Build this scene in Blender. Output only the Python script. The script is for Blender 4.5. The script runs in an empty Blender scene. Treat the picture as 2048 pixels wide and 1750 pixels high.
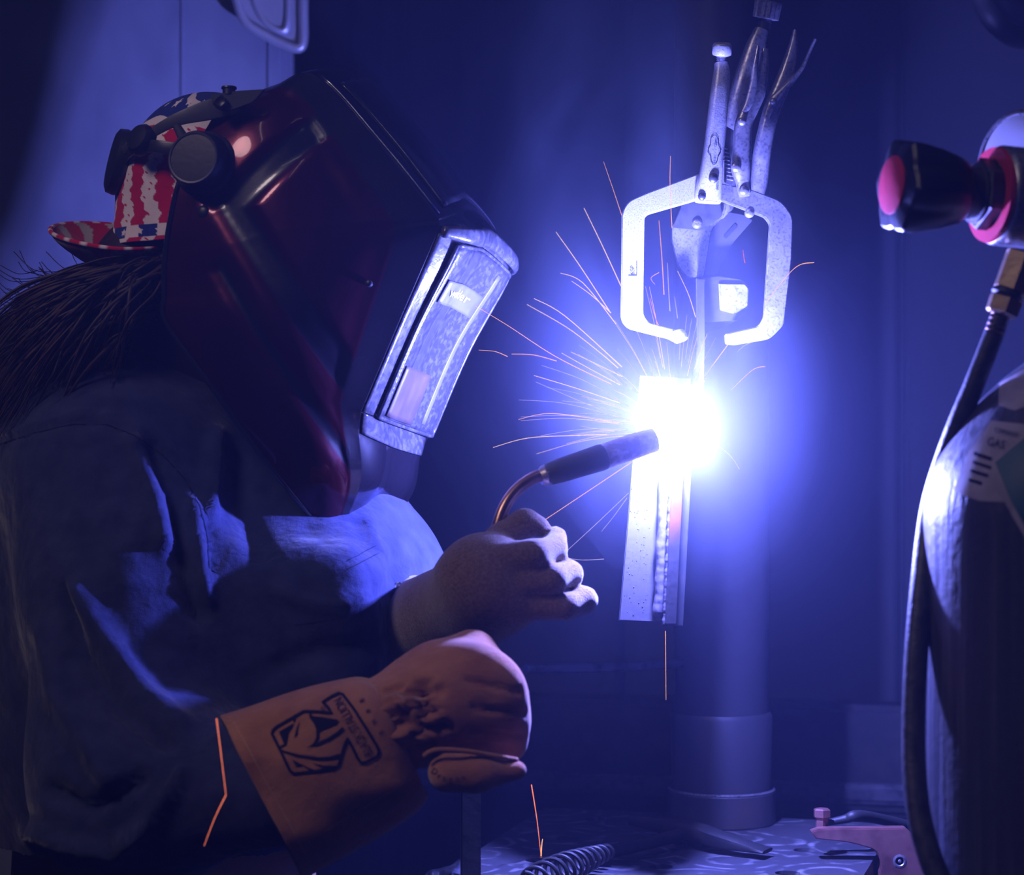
import bpy, bmesh, math, random
import numpy as np
from mathutils import Vector, Matrix
from mathutils.bvhtree import BVHTree
from mathutils.geometry import tessellate_polygon

random.seed(7)
np.random.seed(7)
scene = bpy.context.scene
col = scene.collection

# ------------------------------------------------------------------ camera, light, exposure
D, F, CZ = 1.8, 4500.0, 1.25          # camera distance to the y=0 plane, focal length in px, camera height


def P(px, py, y=0.0):
    s = (D + y) / F
    return Vector(((px - 1024) * s, y, CZ + (875 - py) * s))


def S(y):
    return (D + y) / F


cam_d = bpy.data.cameras.new('camera')
cam = bpy.data.objects.new('camera', cam_d)
col.objects.link(cam)
cam.location = (0, -D, CZ)
cam.rotation_euler = (math.pi / 2, 0, 0)
cam_d.sensor_width = 36.0
cam_d.sensor_fit = 'HORIZONTAL'
cam_d.lens = 36.0 * F / 2048
cam_d.clip_start = 0.02
cam_d.dof.use_dof = True
cam_d.dof.focus_distance = 1.66
cam_d.dof.aperture_fstop = 7.1
scene.camera = cam

vs = scene.view_settings
vs.view_transform = 'Standard'
vs.look = 'None'
vs.exposure = 0.0
vs.gamma = 1.0
vs.use_curve_mapping = False
try:
    scene.cycles.use_denoising = True
    scene.cycles.max_bounces = 4
    scene.cycles.diffuse_bounces = 2
    scene.cycles.glossy_bounces = 3
    scene.cycles.use_adaptive_sampling = True
    scene.cycles.adaptive_threshold = 0.08
    scene.cycles.adaptive_min_samples = 10
    scene.cycles.volume_step_rate = 6.0
    scene.cycles.volume_max_steps = 64
    scene.cycles.volume_bounces = 0
    scene.cycles.sample_clamp_indirect = 4.0
except Exception:
    pass

# welding fume hanging in the whole booth
HAZE = 0.036
wd = bpy.data.worlds.new('booth_air')
scene.world = wd
wd.use_nodes = True
nt = wd.node_tree
nt.nodes.clear()
out = nt.nodes.new('ShaderNodeOutputWorld')
bg = nt.nodes.new('ShaderNodeBackground')
bg.inputs['Color'].default_value = (0, 0, 0, 1)
vsn = nt.nodes.new('ShaderNodeVolumeScatter')
vsn.inputs['Color'].default_value = (0.42, 0.50, 1.0, 1)
vsn.inputs['Density'].default_value = HAZE
vsn.inputs['Anisotropy'].default_value = 0.0
nt.links.new(bg.outputs[0], out.inputs['Surface'])
nt.links.new(vsn.outputs[0], out.inputs['Volume'])

ARC = P(1350, 864, -0.216)
ld = bpy.data.lights.new('arc_light', 'POINT')
ld.energy = 62.0
ld.color = (0.185, 0.205, 1.0)
ld.shadow_soft_size = 0.0075
lo = bpy.data.objects.new('arc_light', ld)
lo.location = ARC
col.objects.link(lo)

# added fill spot, unseen, brightening gloves, cap and jacket from upper left
sd = bpy.data.lights.new('fill_spot', 'SPOT')
sd.energy = 30.0
sd.color = (1.0, 0.80, 0.86)
sd.spot_size = math.radians(37)
sd.spot_blend = 0.6
sd.shadow_soft_size = 0.25
so = bpy.data.objects.new('fill_spot', sd)
so.location = (-1.05, -1.2, 2.5)
so.rotation_euler = (P(560, 1010, -0.25) - Vector(so.location)).to_track_quat('-Z', 'Y').to_euler()
col.objects.link(so)


# ------------------------------------------------------------------ helpers
def wloc(o):
    v = Vector((0, 0, 0))
    while o is not None:
        v += o.location
        o = o.parent
    return v


def thing(name, label, cat, loc, group=None):
    o = bpy.data.objects.new(name, None)
    o.empty_display_size = 0.02
    col.objects.link(o)
    o.location = loc
    o['label'] = label
    o['category'] = cat
    if group:
        o['group'] = group
    return o


def tag(o, label, cat, group=None, kind=None):
    o['label'] = label
    o['category'] = cat
    if group:
        o['group'] = group
    if kind:
        o['kind'] = kind
    return o


def mk(name, verts, faces, m, parent=None, smooth=True, origin=None):
    me = bpy.data.meshes.new(name)
    base = wloc(parent) if parent is not None else (Vector(origin) if origin is not None else Vector((0, 0, 0)))
    b = np.array(base)
    v = np.array([tuple(q) for q in verts], dtype=float).reshape(-1, 3) - b
    me.from_pydata(v.tolist(), [], [tuple(int(i) for i in f) for f in faces])
    if smooth:
        me.polygons.foreach_set('use_smooth', [True] * len(me.polygons))
    me.update()
    o = bpy.data.objects.new(name, me)
    col.objects.link(o)
    if m is not None:
        me.materials.append(m)
    if parent is not None:
        o.parent = parent
    else:
        o.location = base
    return o


def from_bm(name, bm, m, parent=None, smooth=False, origin=None):
    bmesh.ops.recalc_face_normals(bm, faces=bm.faces[:])
    bm.verts.ensure_lookup_table()
    bm.verts.index_update()
    vv = [v.co.copy() for v in bm.verts]
    ff = [[v.index for v in f.verts] for f in bm.faces]
    bm.free()
    return mk(name, vv, ff, m, parent, smooth, origin)


def sharp(o, ang=35):
    try:
        o.data.set_sharp_from_angle(angle=math.radians(ang))
    except Exception:
        pass
    return o


def smoothstep_path(pts, n=8):
    """Catmull-Rom through tuples of any length."""
    pts = [np.array(p, dtype=float) for p in pts]
    outp = []
    for i in range(len(pts) - 1):
        p0 = pts[max(i - 1, 0)]
        p1, p2 = pts[i], pts[i + 1]
        p3 = pts[min(i + 2, len(pts) - 1)]
        for k in range(n):
            t = k / n
            outp.append(0.5 * ((2 * p1) + (-p0 + p2) * t + (2 * p0 - 5 * p1 + 4 * p2 - p3) * t * t + (-p0 + 3 * p1 - 3 * p2 + p3) * t ** 3))
    outp.append(pts[-1])
    return outp


def tube_geo(path, ra, rb=None, n=14, ref=(0, 1, 0), exp=2.0, cap=True):
    """Sweep an (super)ellipse: ra in the picture plane, rb along ref."""
    path = [Vector(p) for p in path]
    N = len(path)
    if not hasattr(ra, '__len__'):
        ra = [ra] * N
    if rb is None:
        rb = ra
    if not hasattr(rb, '__len__'):
        rb = [rb] * N
    ref = Vector(ref)
    verts, faces = [], []
    lastb = None
    for i, p in enumerate(path):
        t = (path[min(i + 1, N - 1)] - path[max(i - 1, 0)])
        if t.length < 1e-9:
            t = Vector((0, 0, 1))
        t.normalize()
        r = lastb if lastb is not None else ref
        b = r - t * r.dot(t)
        if b.length < 1e-3:
            r = Vector((0, 0, 1)) if abs(t.z) < .9 else Vector((1, 0, 0))
            b = r - t * r.dot(t)
        b.normalize()
        lastb = b
        a = t.cross(b)
        for k in range(n):
            th = 2 * math.pi * k / n
            c, s = math.cos(th), math.sin(th)
            cc = math.copysign(abs(c) ** (2 / exp), c)
            ss = math.copysign(abs(s) ** (2 / exp), s)
            verts.append(p + a * (cc * ra[i]) + b * (ss * rb[i]))
    for i in range(N - 1):
        for k in range(n):
            k2 = (k + 1) % n
            faces.append((i * n + k, i * n + k2, (i + 1) * n + k2, (i + 1) * n + k))
    if cap:
        faces.append(tuple(range(n))[::-1])
        faces.append(tuple((N - 1) * n + k for k in range(n)))
    return verts, faces


def tube(name, path, ra, m, parent=None, rb=None, n=14, ref=(0, 1, 0), exp=2.0, cap=True, shp=True, origin=None):
    v, f = tube_geo(path, ra, rb, n, ref, exp, cap)
    o = mk(name, v, f, m, parent, True, origin)
    if shp:
        sharp(o, 40)
    return o


def pxpath(pts, nsub=0):
    """[(px,py,y[,rpx[,rb]])] -> world path, radii in metres (from px)"""
    if nsub:
        pts = smoothstep_path(pts, nsub)
    path = [P(q[0], q[1], q[2]) for q in pts]
    ra = [q[3] * S(q[2]) for q in pts] if len(pts[0]) > 3 else None
    rb = [q[4] for q in pts] if len(pts[0]) > 4 else None
    return path, ra, rb


def lathe_geo(p0, axis, prof, n=32, mod=None, cap=True):
    axis = Vector(axis).normalized()
    p0 = Vector(p0)
    r = Vector((0, 0, 1)) if abs(axis.z) < .9 else Vector((0, -1, 0))
    b = (r - axis * r.dot(axis)).normalized()
    a = axis.cross(b)
    verts, faces = [], []
    for (t, rad) in prof:
        for k in range(n):
            th = 2 * math.pi * k / n
            rr = rad * (mod(t, th) if mod else 1.0)
            verts.append(p0 + axis * t + (b * math.cos(th) + a * math.sin(th)) * rr)
    for i in range(len(prof) - 1):
        for k in range(n):
            k2 = (k + 1) % n
            faces.append((i * n + k, i * n + k2, (i + 1) * n + k2, (i + 1) * n + k))
    if cap:
        faces.append(tuple(range(n))[::-1])
        faces.append(tuple((len(prof) - 1) * n + k for k in range(n)))
    return verts, faces


def lathe(name, p0, axis, prof, m, parent=None, n=32, mod=None, cap=True, origin=None, ang=35):
    v, f = lathe_geo(p0, axis, prof, n, mod, cap)
    o = mk(name, v, f, m, parent, True, origin)
    return sharp(o, ang)


def round_poly(pts, r, n=4):
    """round the corners of a 2D polygon (pixels). pts entries may carry their own radius as third value."""
    outp = []
    N = len(pts)
    for i in range(N):
        p = np.array(pts[i][:2], float)
        rr = pts[i][2] if len(pts[i]) > 2 else r
        a = np.array(pts[i - 1][:2], float) - p
        b = np.array(pts[(i + 1) % N][:2], float) - p
        la, lb = np.linalg.norm(a), np.linalg.norm(b)
        d = min(rr, la * .45, lb * .45)
        if d < .3:
            outp.append(tuple(p))
            continue
        p1, p2 = p + a / la * d, p + b / lb * d
        for k in range(n + 1):
            t = k / n
            outp.append(tuple((1 - t) ** 2 * p1 + 2 * t * (1 - t) * p + t * t * p2))
    return outp


def plate(name, pts, y, thick, m, parent=None, bevel=0.0008, tilt=None, origin=None, seg=2):
    """a plate cut to a profile, standing in the x-z plane, front face at depth y (tilt: extra depth per px)"""
    bm = bmesh.new()

    def yy(q):
        return y if tilt is None else y + tilt(q[0], q[1])
    fr = [bm.verts.new(P(q[0], q[1], yy(q))) for q in pts]
    bk = [bm.verts.new(P(q[0], q[1], yy(q)) + Vector((0, thick, 0))) for q in pts]
    bm.faces.new(fr)
    bm.faces.new(bk[::-1])
    n = len(pts)
    for i in range(n):
        j = (i + 1) % n
        bm.faces.new((fr[j], fr[i], bk[i], bk[j]))
    bmesh.ops.recalc_face_normals(bm, faces=bm.faces[:])
    if bevel:
        rim = [e for e in bm.edges if len(e.link_faces) == 2 and (all(v in set(fr) for v in e.verts) or all(v in set(bk) for v in e.verts))]
        bmesh.ops.bevel(bm, geom=rim, offset=bevel, segments=seg, affect='EDGES', clamp_overlap=True)
    o = from_bm(name, bm, m, parent, True, origin)
    return sharp(o, 30)


def box_geo(c, sx, sy, sz, rot=None):
    vv = []
    for dx in (-1, 1):
        for dy in (-1, 1):
            for dz in (-1, 1):
                v = Vector((dx * sx / 2, dy * sy / 2, dz * sz / 2))
                if rot is not None:
                    v = rot @ v
                vv.append(Vector(c) + v)
    ff = [(0, 1, 3, 2), (4, 6, 7, 5), (0, 4, 5, 1), (2, 3, 7, 6), (0, 2, 6, 4), (1, 5, 7, 3)]
    return vv, ff


def box(name, c, sx, sy, sz, m, parent=None, rot=None, bevel=0.002, origin=None):
    v, f = box_geo(c, sx, sy, sz, rot)
    bm = bmesh.new()
    bv = [bm.verts.new(q) for q in v]
    for q in f:
        bm.faces.new([bv[i] for i in q])
    if bevel:
        bmesh.ops.bevel(bm, geom=bm.edges[:], offset=bevel, segments=2, affect='EDGES', clamp_overlap=True)
    o = from_bm(name, bm, m, parent, True, origin)
    return sharp(o, 30)


def merge(parts):
    v, f = [], []
    for (a, b) in parts:
        k = len(v)
        v += list(a)
        f += [tuple(i + k for i in q) for q in b]
    return v, f


# ---- distance fields and surface nets (clothes, gloves, hair mass, body)
def rc(p0, r0, p1, r1):
    p0, p1 = np.array(p0, float), np.array(p1, float)
    d = p1 - p0
    L2 = d @ d

    def f(X):
        t = np.clip(((X - p0) @ d) / L2, 0, 1)
        return np.linalg.norm(X - (p0 + t[:, None] * d), axis=1) - (r0 + (r1 - r0) * t)
    return f


def el(c, r, R=None):
    c, r = np.array(c, float), np.array(r, float)
    M = np.array(R) if R is not None else np.eye(3)      # columns = local axes

    def f(X):
        q = (X - c) @ M
        k0 = np.linalg.norm(q / r, axis=1)
        k1 = np.linalg.norm(q / (r * r), axis=1) + 1e-9
        return k0 * (k0 - 1) / k1
    return f


def rbox(c, hs, rr, deg):
    c, hs = np.array(c, float), np.array(hs, float)
    a_ = math.radians(deg)
    Rm = np.array([[math.cos(a_), -math.sin(a_), 0], [math.sin(a_), math.cos(a_), 0], [0, 0, 1]])

    def f(X):
        q = np.abs((X - c) @ Rm) - hs
        return np.linalg.norm(np.maximum(q, 0), axis=1) + np.minimum(q.max(1), 0) - rr
    return f


def smin(fs, k):
    def f(X):
        d = fs[0](X)
        for g in fs[1:]:
            e = g(X)
            h = np.clip(.5 + .5 * (e - d) / k, 0, 1)
            d = e * (1 - h) + d * h - k * h * (1 - h)
        return d
    return f


def nets(f, lo_, hi_, h):
    lo_, hi_ = np.array(lo_, float), np.array(hi_, float)
    n = np.ceil((hi_ - lo_) / h).astype(int) + 1
    ax = [lo_[i] + h * np.arange(n[i]) for i in range(3)]
    G = np.stack(np.meshgrid(*ax, indexing='ij'), -1).reshape(-1, 3)
    V = np.concatenate([f(G[i:i + 400000]) for i in range(0, len(G), 400000)]).reshape(n)
    s = V < 0
    idx = -np.ones(n - 1, int)
    corners = [(a, b, c) for a in (0, 1) for b in (0, 1) for c in (0, 1)]

    def sl(A, c):
        return A[c[0]:c[0] + n[0] - 1, c[1]:c[1] + n[1] - 1, c[2]:c[2] + n[2] - 1]
    cnt = sum(sl(s, c).astype(int) for c in corners)
    act = (cnt > 0) & (cnt < 8)
    ids = np.argwhere(act)
    idx[act] = np.arange(len(ids))
    acc = np.zeros((len(ids), 3))
    num = np.zeros(len(ids))
    cv = {c: V[ids[:, 0] + c[0], ids[:, 1] + c[1], ids[:, 2] + c[2]] for c in corners}
    for a in corners:
        for axn in range(3):
            if a[axn] == 0:
                b = list(a)
                b[axn] = 1
                b = tuple(b)
                va, vb = cv[a], cv[b]
                x = (va < 0) != (vb < 0)
                t = np.where(x, va / np.where(x, va - vb, 1), 0)
                p = np.tile(np.array(a, float), (len(ids), 1))
                p[:, axn] = t
                acc[x] += p[x]
                num[x] += 1
    verts = lo_ + h * (ids + acc / num[:, None])
    faces = []
    for axn in range(3):
        b, c = (axn + 1) % 3, (axn + 2) % 3
        lo_s = [slice(None)] * 3
        hi_s = [slice(None)] * 3
        lo_s[axn] = slice(0, n[axn] - 1)
        hi_s[axn] = slice(1, n[axn])
        x = s[tuple(lo_s)] != s[tuple(hi_s)]
        e = np.argwhere(x)
        ok = (e[:, b] > 0) & (e[:, c] > 0) & (e[:, b] < n[b] - 1) & (e[:, c] < n[c] - 1)
        e = e[ok]
        inside = s[e[:, 0], e[:, 1], e[:, 2]]
        q = []
        for (db, dc) in ((-1, -1), (0, -1), (0, 0), (-1, 0)):
            g = e.copy()
            g[:, b] += db
            g[:, c] += dc
            q.append(idx[g[:, 0], g[:, 1], g[:, 2]])
        q = np.stack(q, 1)
        q[~inside] = q[~inside][:, ::-1]
        faces.append(q)
    faces = np.concatenate(faces)
    faces = faces[(faces >= 0).all(1)]
    return verts, faces


def largest(verts, faces):
    par = np.arange(len(verts))
    lab = np.arange(len(verts))
    for _ in range(600):
        m_ = lab[faces].min(1)
        new = lab.copy()
        np.minimum.at(new, faces.ravel(), np.repeat(m_, 4))
        new = new[new]
        if (new == lab).all():
            break
        lab = new
    ids, cnt = np.unique(lab, return_counts=True)
    keep = lab == ids[cnt.argmax()]
    mp = np.cumsum(keep) - 1
    fk = keep[faces].all(1)
    return verts[keep], mp[faces[fk]]


def relax(verts, faces, it=2, lam=.5):
    nv = len(verts)
    e = np.concatenate([faces[:, [0, 1]], faces[:, [1, 2]], faces[:, [2, 3]], faces[:, [3, 0]]])
    for _ in range(it):
        acc = np.zeros_like(verts)
        num = np.zeros(nv)
        for a, b in ((0, 1), (1, 0)):
            np.add.at(acc, e[:, a], verts[e[:, b]])
            np.add.at(num, e[:, a], 1)
        verts = verts * (1 - lam) + lam * acc / np.maximum(num, 1)[:, None]
    return verts


def vnormals(verts, faces):
    nrm = np.zeros_like(verts)
    fn = np.cross(verts[faces[:, 2]] - verts[faces[:, 0]], verts[faces[:, 3]] - verts[faces[:, 1]])
    for k in range(4):
        np.add.at(nrm, faces[:, k], fn)
    return nrm / (np.linalg.norm(nrm, axis=1)[:, None] + 1e-12)


def to_px(v):
    d = v[:, 1] + D
    return np.stack([1024 + v[:, 0] * F / d, 875 - (v[:, 2] - CZ) * F / d], 1)


def polydist(q, pts):
    pts = np.array(pts, float)
    best = np.full(len(q), 1e9)
    for a, b in zip(pts[:-1], pts[1:]):
        d = b - a
        t = np.clip(((q - a) @ d) / (d @ d), 0, 1)
        best = np.minimum(best, np.linalg.norm(q - (a + t[:, None] * d), axis=1))
    return best


def sdf_obj(name, f, lo_, hi_, h, m, parent=None, folds=(), it=2, origin=None):
    v, fc = nets(f, lo_, hi_, h)
    v, fc = largest(v, fc)
    v = relax(v, fc, it)
    if folds:
        nrm = vnormals(v, fc)
        q = to_px(v)
        front = np.clip(-nrm[:, 1] * 2 + .3, 0, 1)
        off = np.zeros(len(v))
        for (pts, w, amp) in folds:
            d = polydist(q, pts)
            off += amp * np.exp(-(d / w) ** 2) * front
        v = v + nrm * off[:, None]
    return mk(name, v, fc, m, parent, True, origin)


# ---- prints laid on a surface
cam_pos = Vector((0, -D, CZ))


def bvh_of(objs):
    v, f = [], []
    for o in objs:
        b = wloc(o)
        k = len(v)
        v += [q.co + b for q in o.data.vertices]
        f += [tuple(i + k for i in p.vertices) for p in o.data.polygons]
    return BVHTree.FromPolygons(v, f)


def lay(bvh, px, py, off=0.0004):
    d = (P(px, py, 0) - cam_pos).normalized()
    hit = bvh.ray_cast(cam_pos, d)
    if hit[0] is None:
        return None
    nrm = hit[1]
    if nrm.dot(d) > 0:
        nrm = -nrm
    return hit[0] + nrm * off


def stroke2d(pts, w, step=3.0, closed=False):
    """strip along a polyline (px); w may be a list for tapering."""
    pts = [np.array(p, float) for p in pts]
    if closed:
        pts = pts + [pts[0]]
    ws = list(w) if hasattr(w, '__len__') else [w] * len(pts)
    if closed and len(ws) < len(pts):
        ws.append(ws[0])
    q, qw = [], []
    for i in range(len(pts) - 1):
        L = np.linalg.norm(pts[i + 1] - pts[i])
        n = max(1, int(L / step))
        for k in range(n):
            t = k / n
            q.append(pts[i] * (1 - t) + pts[i + 1] * t)
            qw.append(ws[i] * (1 - t) + ws[i + 1] * t)
    q.append(pts[-1])
    qw.append(ws[-1])
    v, f = [], []
    for i in range(len(q)):
        t = q[min(i + 1, len(q) - 1)] - q[max(i - 1, 0)]
        t = t / (np.linalg.norm(t) + 1e-9)
        nn = np.array([-t[1], t[0]])
        v += [q[i] + nn * qw[i] / 2, q[i] - nn * qw[i] / 2]
    for i in range(len(q) - 1):
        f.append((2 * i, 2 * i + 1, 2 * i + 3, 2 * i + 2))
    return v, f


def fill2d(pts, cuts=2):
    tri = tessellate_polygon([[Vector((p[0], p[1], 0)) for p in pts]])
    bm = bmesh.new()
    bv = [bm.verts.new((p[0], p[1], 0)) for p in pts]
    for t in tri:
        try:
            bm.faces.new([bv[i] for i in t])
        except Exception:
            pass
    if cuts:
        bmesh.ops.subdivide_edges(bm, edges=bm.edges[:], cuts=cuts, use_grid_fill=True)
    bm.verts.ensure_lookup_table()
    bm.verts.index_update()
    v = [np.array(q.co[:2]) for q in bm.verts]
    f = [tuple(q.index for q in p.verts) for p in bm.faces]
    bm.free()
    return v, f


def text2d(txt, origin, direction, size, squash=1.0, mirror=False, shear=0.0, fit=None):
    """lettering as 2D mesh in px; direction = reading direction (px, y down)"""
    cu = bpy.data.curves.new('lettering', 'FONT')
    cu.body = txt
    cu.size = 1.0
    cu.resolution_u = 3
    ob = bpy.data.objects.new('lettering', cu)
    col.objects.link(ob)
    dg = bpy.context.evaluated_depsgraph_get()
    me = bpy.data.meshes.new_from_object(ob.evaluated_get(dg))
    if fit:
        squash = fit / (size * max(q.co.x for q in me.vertices))
    d = np.array(direction, float)
    d /= np.linalg.norm(d)
    up = np.array([d[1], -d[0]])
    if mirror:
        up = -up
    v = [np.array(origin) + d * (q.co.x * size * squash) + up * (q.co.y * size + shear * q.co.x * size) for q in me.vertices]
    f = [tuple(p.vertices) for p in me.polygons]
    bpy.data.objects.remove(ob)
    bpy.data.curves.remove(cu)
    bpy.data.meshes.remove(me)
    return v, f


def print_on(name, geo, bvh, m, parent, off=0.0005):
    v, f = merge(geo)
    w = [lay(bvh, q[0], q[1], off) for q in v]
    ff = [q for q in f if all(w[i] is not None for i in q)]
    w = [q if q is not None else Vector((0, 0, 0)) for q in w]
    used = sorted({i for q in ff for i in q})
    mp = {k: i for i, k in enumerate(used)}
    o = mk(name, [w[i] for i in used], [tuple(mp[i] for i in q) for q in ff], m, parent, True)
    return o


# ------------------------------------------------------------------ materials
def mat(name, base, rough=.5, metal=0.0, noise=None, bump=None, emit=None, coat=0.0, sheen=0.0, spec=.5, rnoise=None, attr=None, subs=None):
    m = bpy.data.materials.new(name)
    m.use_nodes = True
    t = m.node_tree
    b = t.nodes['Principled BSDF']
    b.inputs['Base Color'].default_value = (*base, 1)
    b.inputs['Roughness'].default_value = rough
    b.inputs['Metallic'].default_value = metal
    b.inputs['Specular IOR Level'].default_value = spec
    if coat:
        b.inputs['Coat Weight'].default_value = coat
        b.inputs['Coat Roughness'].default_value = .06
    if sheen:
        b.inputs['Sheen Weight'].default_value = sheen
        b.inputs['Sheen Roughness'].default_value = .4
    if emit:
        b.inputs['Emission Color'].default_value = (*emit[0], 1)
        b.inputs['Emission Strength'].default_value = emit[1]
    tc = t.nodes.new('ShaderNodeTexCoord')

    def ntex(scale, detail=4, stretch=None):
        n = t.nodes.new('ShaderNodeTexNoise')
        n.inputs['Scale'].default_value = scale
        n.inputs['Detail'].default_value = detail
        if stretch:
            mp = t.nodes.new('ShaderNodeMapping')
            mp.inputs['Scale'].default_value = stretch
            t.links.new(tc.outputs['Object'], mp.inputs[0])
            t.links.new(mp.outputs[0], n.inputs['Vector'])
        else:
            t.links.new(tc.outputs['Object'], n.inputs['Vector'])
        return n
    if noise:                                # (other colour, scale, low, high[, stretch])
        n = ntex(noise[1], 6, noise[4] if len(noise) > 4 else None)
        r = t.nodes.new('ShaderNodeMapRange')
        r.inputs['From Min'].default_value = noise[2]
        r.inputs['From Max'].default_value = noise[3]
        mx = t.nodes.new('ShaderNodeMix')
        mx.data_type = 'RGBA'
        mx.inputs['A'].default_value = (*base, 1)
        mx.inputs['B'].default_value = (*noise[0], 1)
        t.links.new(n.outputs['Fac'], r.inputs['Value'])
        t.links.new(r.outputs[0], mx.inputs['Factor'])
        t.links.new(mx.outputs['Result'], b.inputs['Base Color'])
    if attr:
        a = t.nodes.new('ShaderNodeAttribute')
        a.attribute_name = attr
        t.links.new(a.outputs['Color'], b.inputs['Base Color'])
    if rnoise:                               # (scale, lo, hi[, stretch])
        n = ntex(rnoise[0], 5, rnoise[3] if len(rnoise) > 3 else None)
        r = t.nodes.new('ShaderNodeMapRange')
        r.inputs['From Min'].default_value = .3
        r.inputs['From Max'].default_value = .7
        r.inputs['To Min'].default_value = rnoise[1]
        r.inputs['To Max'].default_value = rnoise[2]
        t.links.new(n.outputs['Fac'], r.inputs['Value'])
        t.links.new(r.outputs[0], b.inputs['Roughness'])
    if bump:                                 # list of (scale, distance m[, stretch])
        last = None
        for q in bump:
            n = ntex(q[0], 3, q[2] if len(q) > 2 else None)
            bp = t.nodes.new('ShaderNodeBump')
            bp.inputs['Strength'].default_value = 1.0
            bp.inputs['Distance'].default_value = q[1]
            t.links.new(n.outputs['Fac'], bp.inputs['Height'])
            if last is not None:
                t.links.new(last.outputs[0], bp.inputs['Normal'])
            last = bp
        t.links.new(last.outputs[0], b.inputs['Normal'])
    m['bsdf'] = b.name
    return m


M = {}
M['panel'] = mat('painted_panel', (.30, .32, .38), .65, noise=((.13, .14, .19), 5.0, .38, .66, (1, 1, .5)), bump=[(30, .0006), (4, .002, (3, 1, .3))])
M['steelwall'] = mat('dark_steel_wall', (.065, .07, .085), .55, .3, noise=((.05, .05, .065), 2.5, .4, .65, (1.5, 1, .25)), bump=[(6, .0015, (3, 1, .3))])
M['floor'] = mat('concrete', (.10, .10, .105), .8, noise=((.05, .05, .05), 6, .4, .7), bump=[(40, .001)])
M['ceil'] = mat('ceiling_paint', (.06, .06, .065), .8, bump=[(20, .001)])
M['steel'] = mat('brushed_steel', (.56, .56, .58), .42, .5, noise=((.30, .30, .33), 1100, .5, .68), bump=[(900, .00012), (60, .0003)])
M['steel2'] = mat('plated_steel', (.42, .41, .45), .34, .8, noise=((.22, .21, .24), 500, .5, .68), bump=[(500, .00012), (40, .0004)], rnoise=(90, .24, .48))
M['darksteel'] = mat('dark_steel', (.14, .14, .155), .45, .8, noise=((.07, .07, .08), 70, .45, .65), bump=[(90, .0003)])
M['blacksteel'] = mat('black_steel', (.018, .018, .02), .55, .3, noise=((.035, .03, .028), 50, .5, .7), bump=[(80, .0004)])
M['millsteel'] = mat('mill_scale_steel', (.040, .038, .042), .55, .15, noise=((.022, .021, .024), 700, .58, .70), bump=[(120, .0002), (25, .0004)])
M['postpaint'] = mat('grey_post_paint', (.05, .05, .062), .5, .35, noise=((.085, .06, .05), 12, .55, .75), bump=[(40, .0005)])
M['shellblack'] = mat('gloss_black_plastic', (.010, .010, .014), .12, 0, coat=1.0, rnoise=(40, .10, .2), bump=[(600, .00003)])
M['plastic'] = mat('black_plastic', (.014, .014, .018), .38, 0, bump=[(200, .0001)])
M['plastic2'] = mat('charcoal_plastic', (.05, .052, .06), .45, 0, bump=[(200, .0001)])
M['rubber'] = mat('black_rubber', (.018, .018, .02), .55, 0, bump=[(150, .0003)])
M['hose'] = mat('dusty_hose_rubber', (.05, .05, .055), .5, 0, noise=((.02, .02, .022), 120, .4, .6), bump=[(400, .0004)])
M['fabric'] = mat('navy_work_cloth', (.034, .042, .110), .9, 0, noise=((.020, .026, .078), 60, .35, .7), bump=[(1400, .0003), (14, .010), (45, .003)], sheen=.25, spec=.1)
M['fabricseam'] = mat('navy_seam_cloth', (.012, .016, .04), .95, 0, bump=[(1400, .0002)], spec=.1)
M['trouser'] = mat('dark_trouser_cloth', (.012, .012, .02), .95, 0, bump=[(900, .0002), (12, .006)], spec=.1)
M['leather'] = mat('tan_split_leather', (.50, .215, .095), .92, 0, noise=((.33, .125, .065), 28, .35, .68), bump=[(1300, .0009), (24, .0025), (90, .0012)], sheen=.5, spec=.15)
M['leather_shaded'] = mat('shaded_suede', (.22, .145, .105), .92, 0, noise=((.13, .08, .055), 500, .35, .68), bump=[(1100, .0012), (30, .002)], sheen=.6, spec=.1)  # colour darkened to stand for the shade on the far glove
M['thread'] = mat('pale_thread', (.62, .42, .24), .9, spec=.1)
M['ink'] = mat('navy_print_ink', (.012, .010, .030), .9, spec=.1)
M['skin'] = mat('skin', (.55, .32, .24), .6, noise=((.48, .25, .19), 30, .4, .7), bump=[(300, .0002)])
M['hair'] = mat('auburn_hair', (.020, .008, .006), .62, noise=((.07, .022, .010), 30, .5, .75))
M['nozzle'] = mat('spattered_nozzle', (.26, .22, .22), .4, .7, noise=((.50, .42, .42), 110, .52, .7), bump=[(110, .0010)])
M['copper'] = mat('copper_neck', (.42, .23, .15), .3, .95, noise=((.25, .15, .13), 60, .4, .7), bump=[(70, .0004)])
M['insul'] = mat('neck_insulator', (.05, .048, .055), .6, bump=[(90, .0006)])
M['brass'] = mat('brass', (.50, .36, .20), .35, .9, noise=((.35, .24, .15), 60, .4, .7), bump=[(120, .0002)])
M['red'] = mat('red_plastic', (.62, .03, .06), .45, bump=[(90, .0004)])
M['glass'] = mat('gauge_glass', (.42, .42, .46), .12, 0, coat=1.0)
M['bottle'] = mat('bottle_paint', (.05, .050, .058), .42, .25, noise=((.11, .11, .13), 14, .5, .72, (9, 9, .35)), bump=[(60, .0005, (4, 4, .2)), (160, .0005)], rnoise=(20, .3, .6, (8, 8, .3)))
M['label'] = mat('worn_paper_label', (.40, .36, .37), .6, noise=((.28, .25, .27), 60, .45, .65))
M['green'] = mat('green_label_print', (.004, .10, .105), .5)
M['white'] = mat('white_print', (.7, .7, .7), .6)
M['gluecard'] = mat('pinkish_sticker', (.095, .065, .062), .5, noise=((.07, .05, .048), 40, .4, .6), bump=[(60, .0003)])
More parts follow.
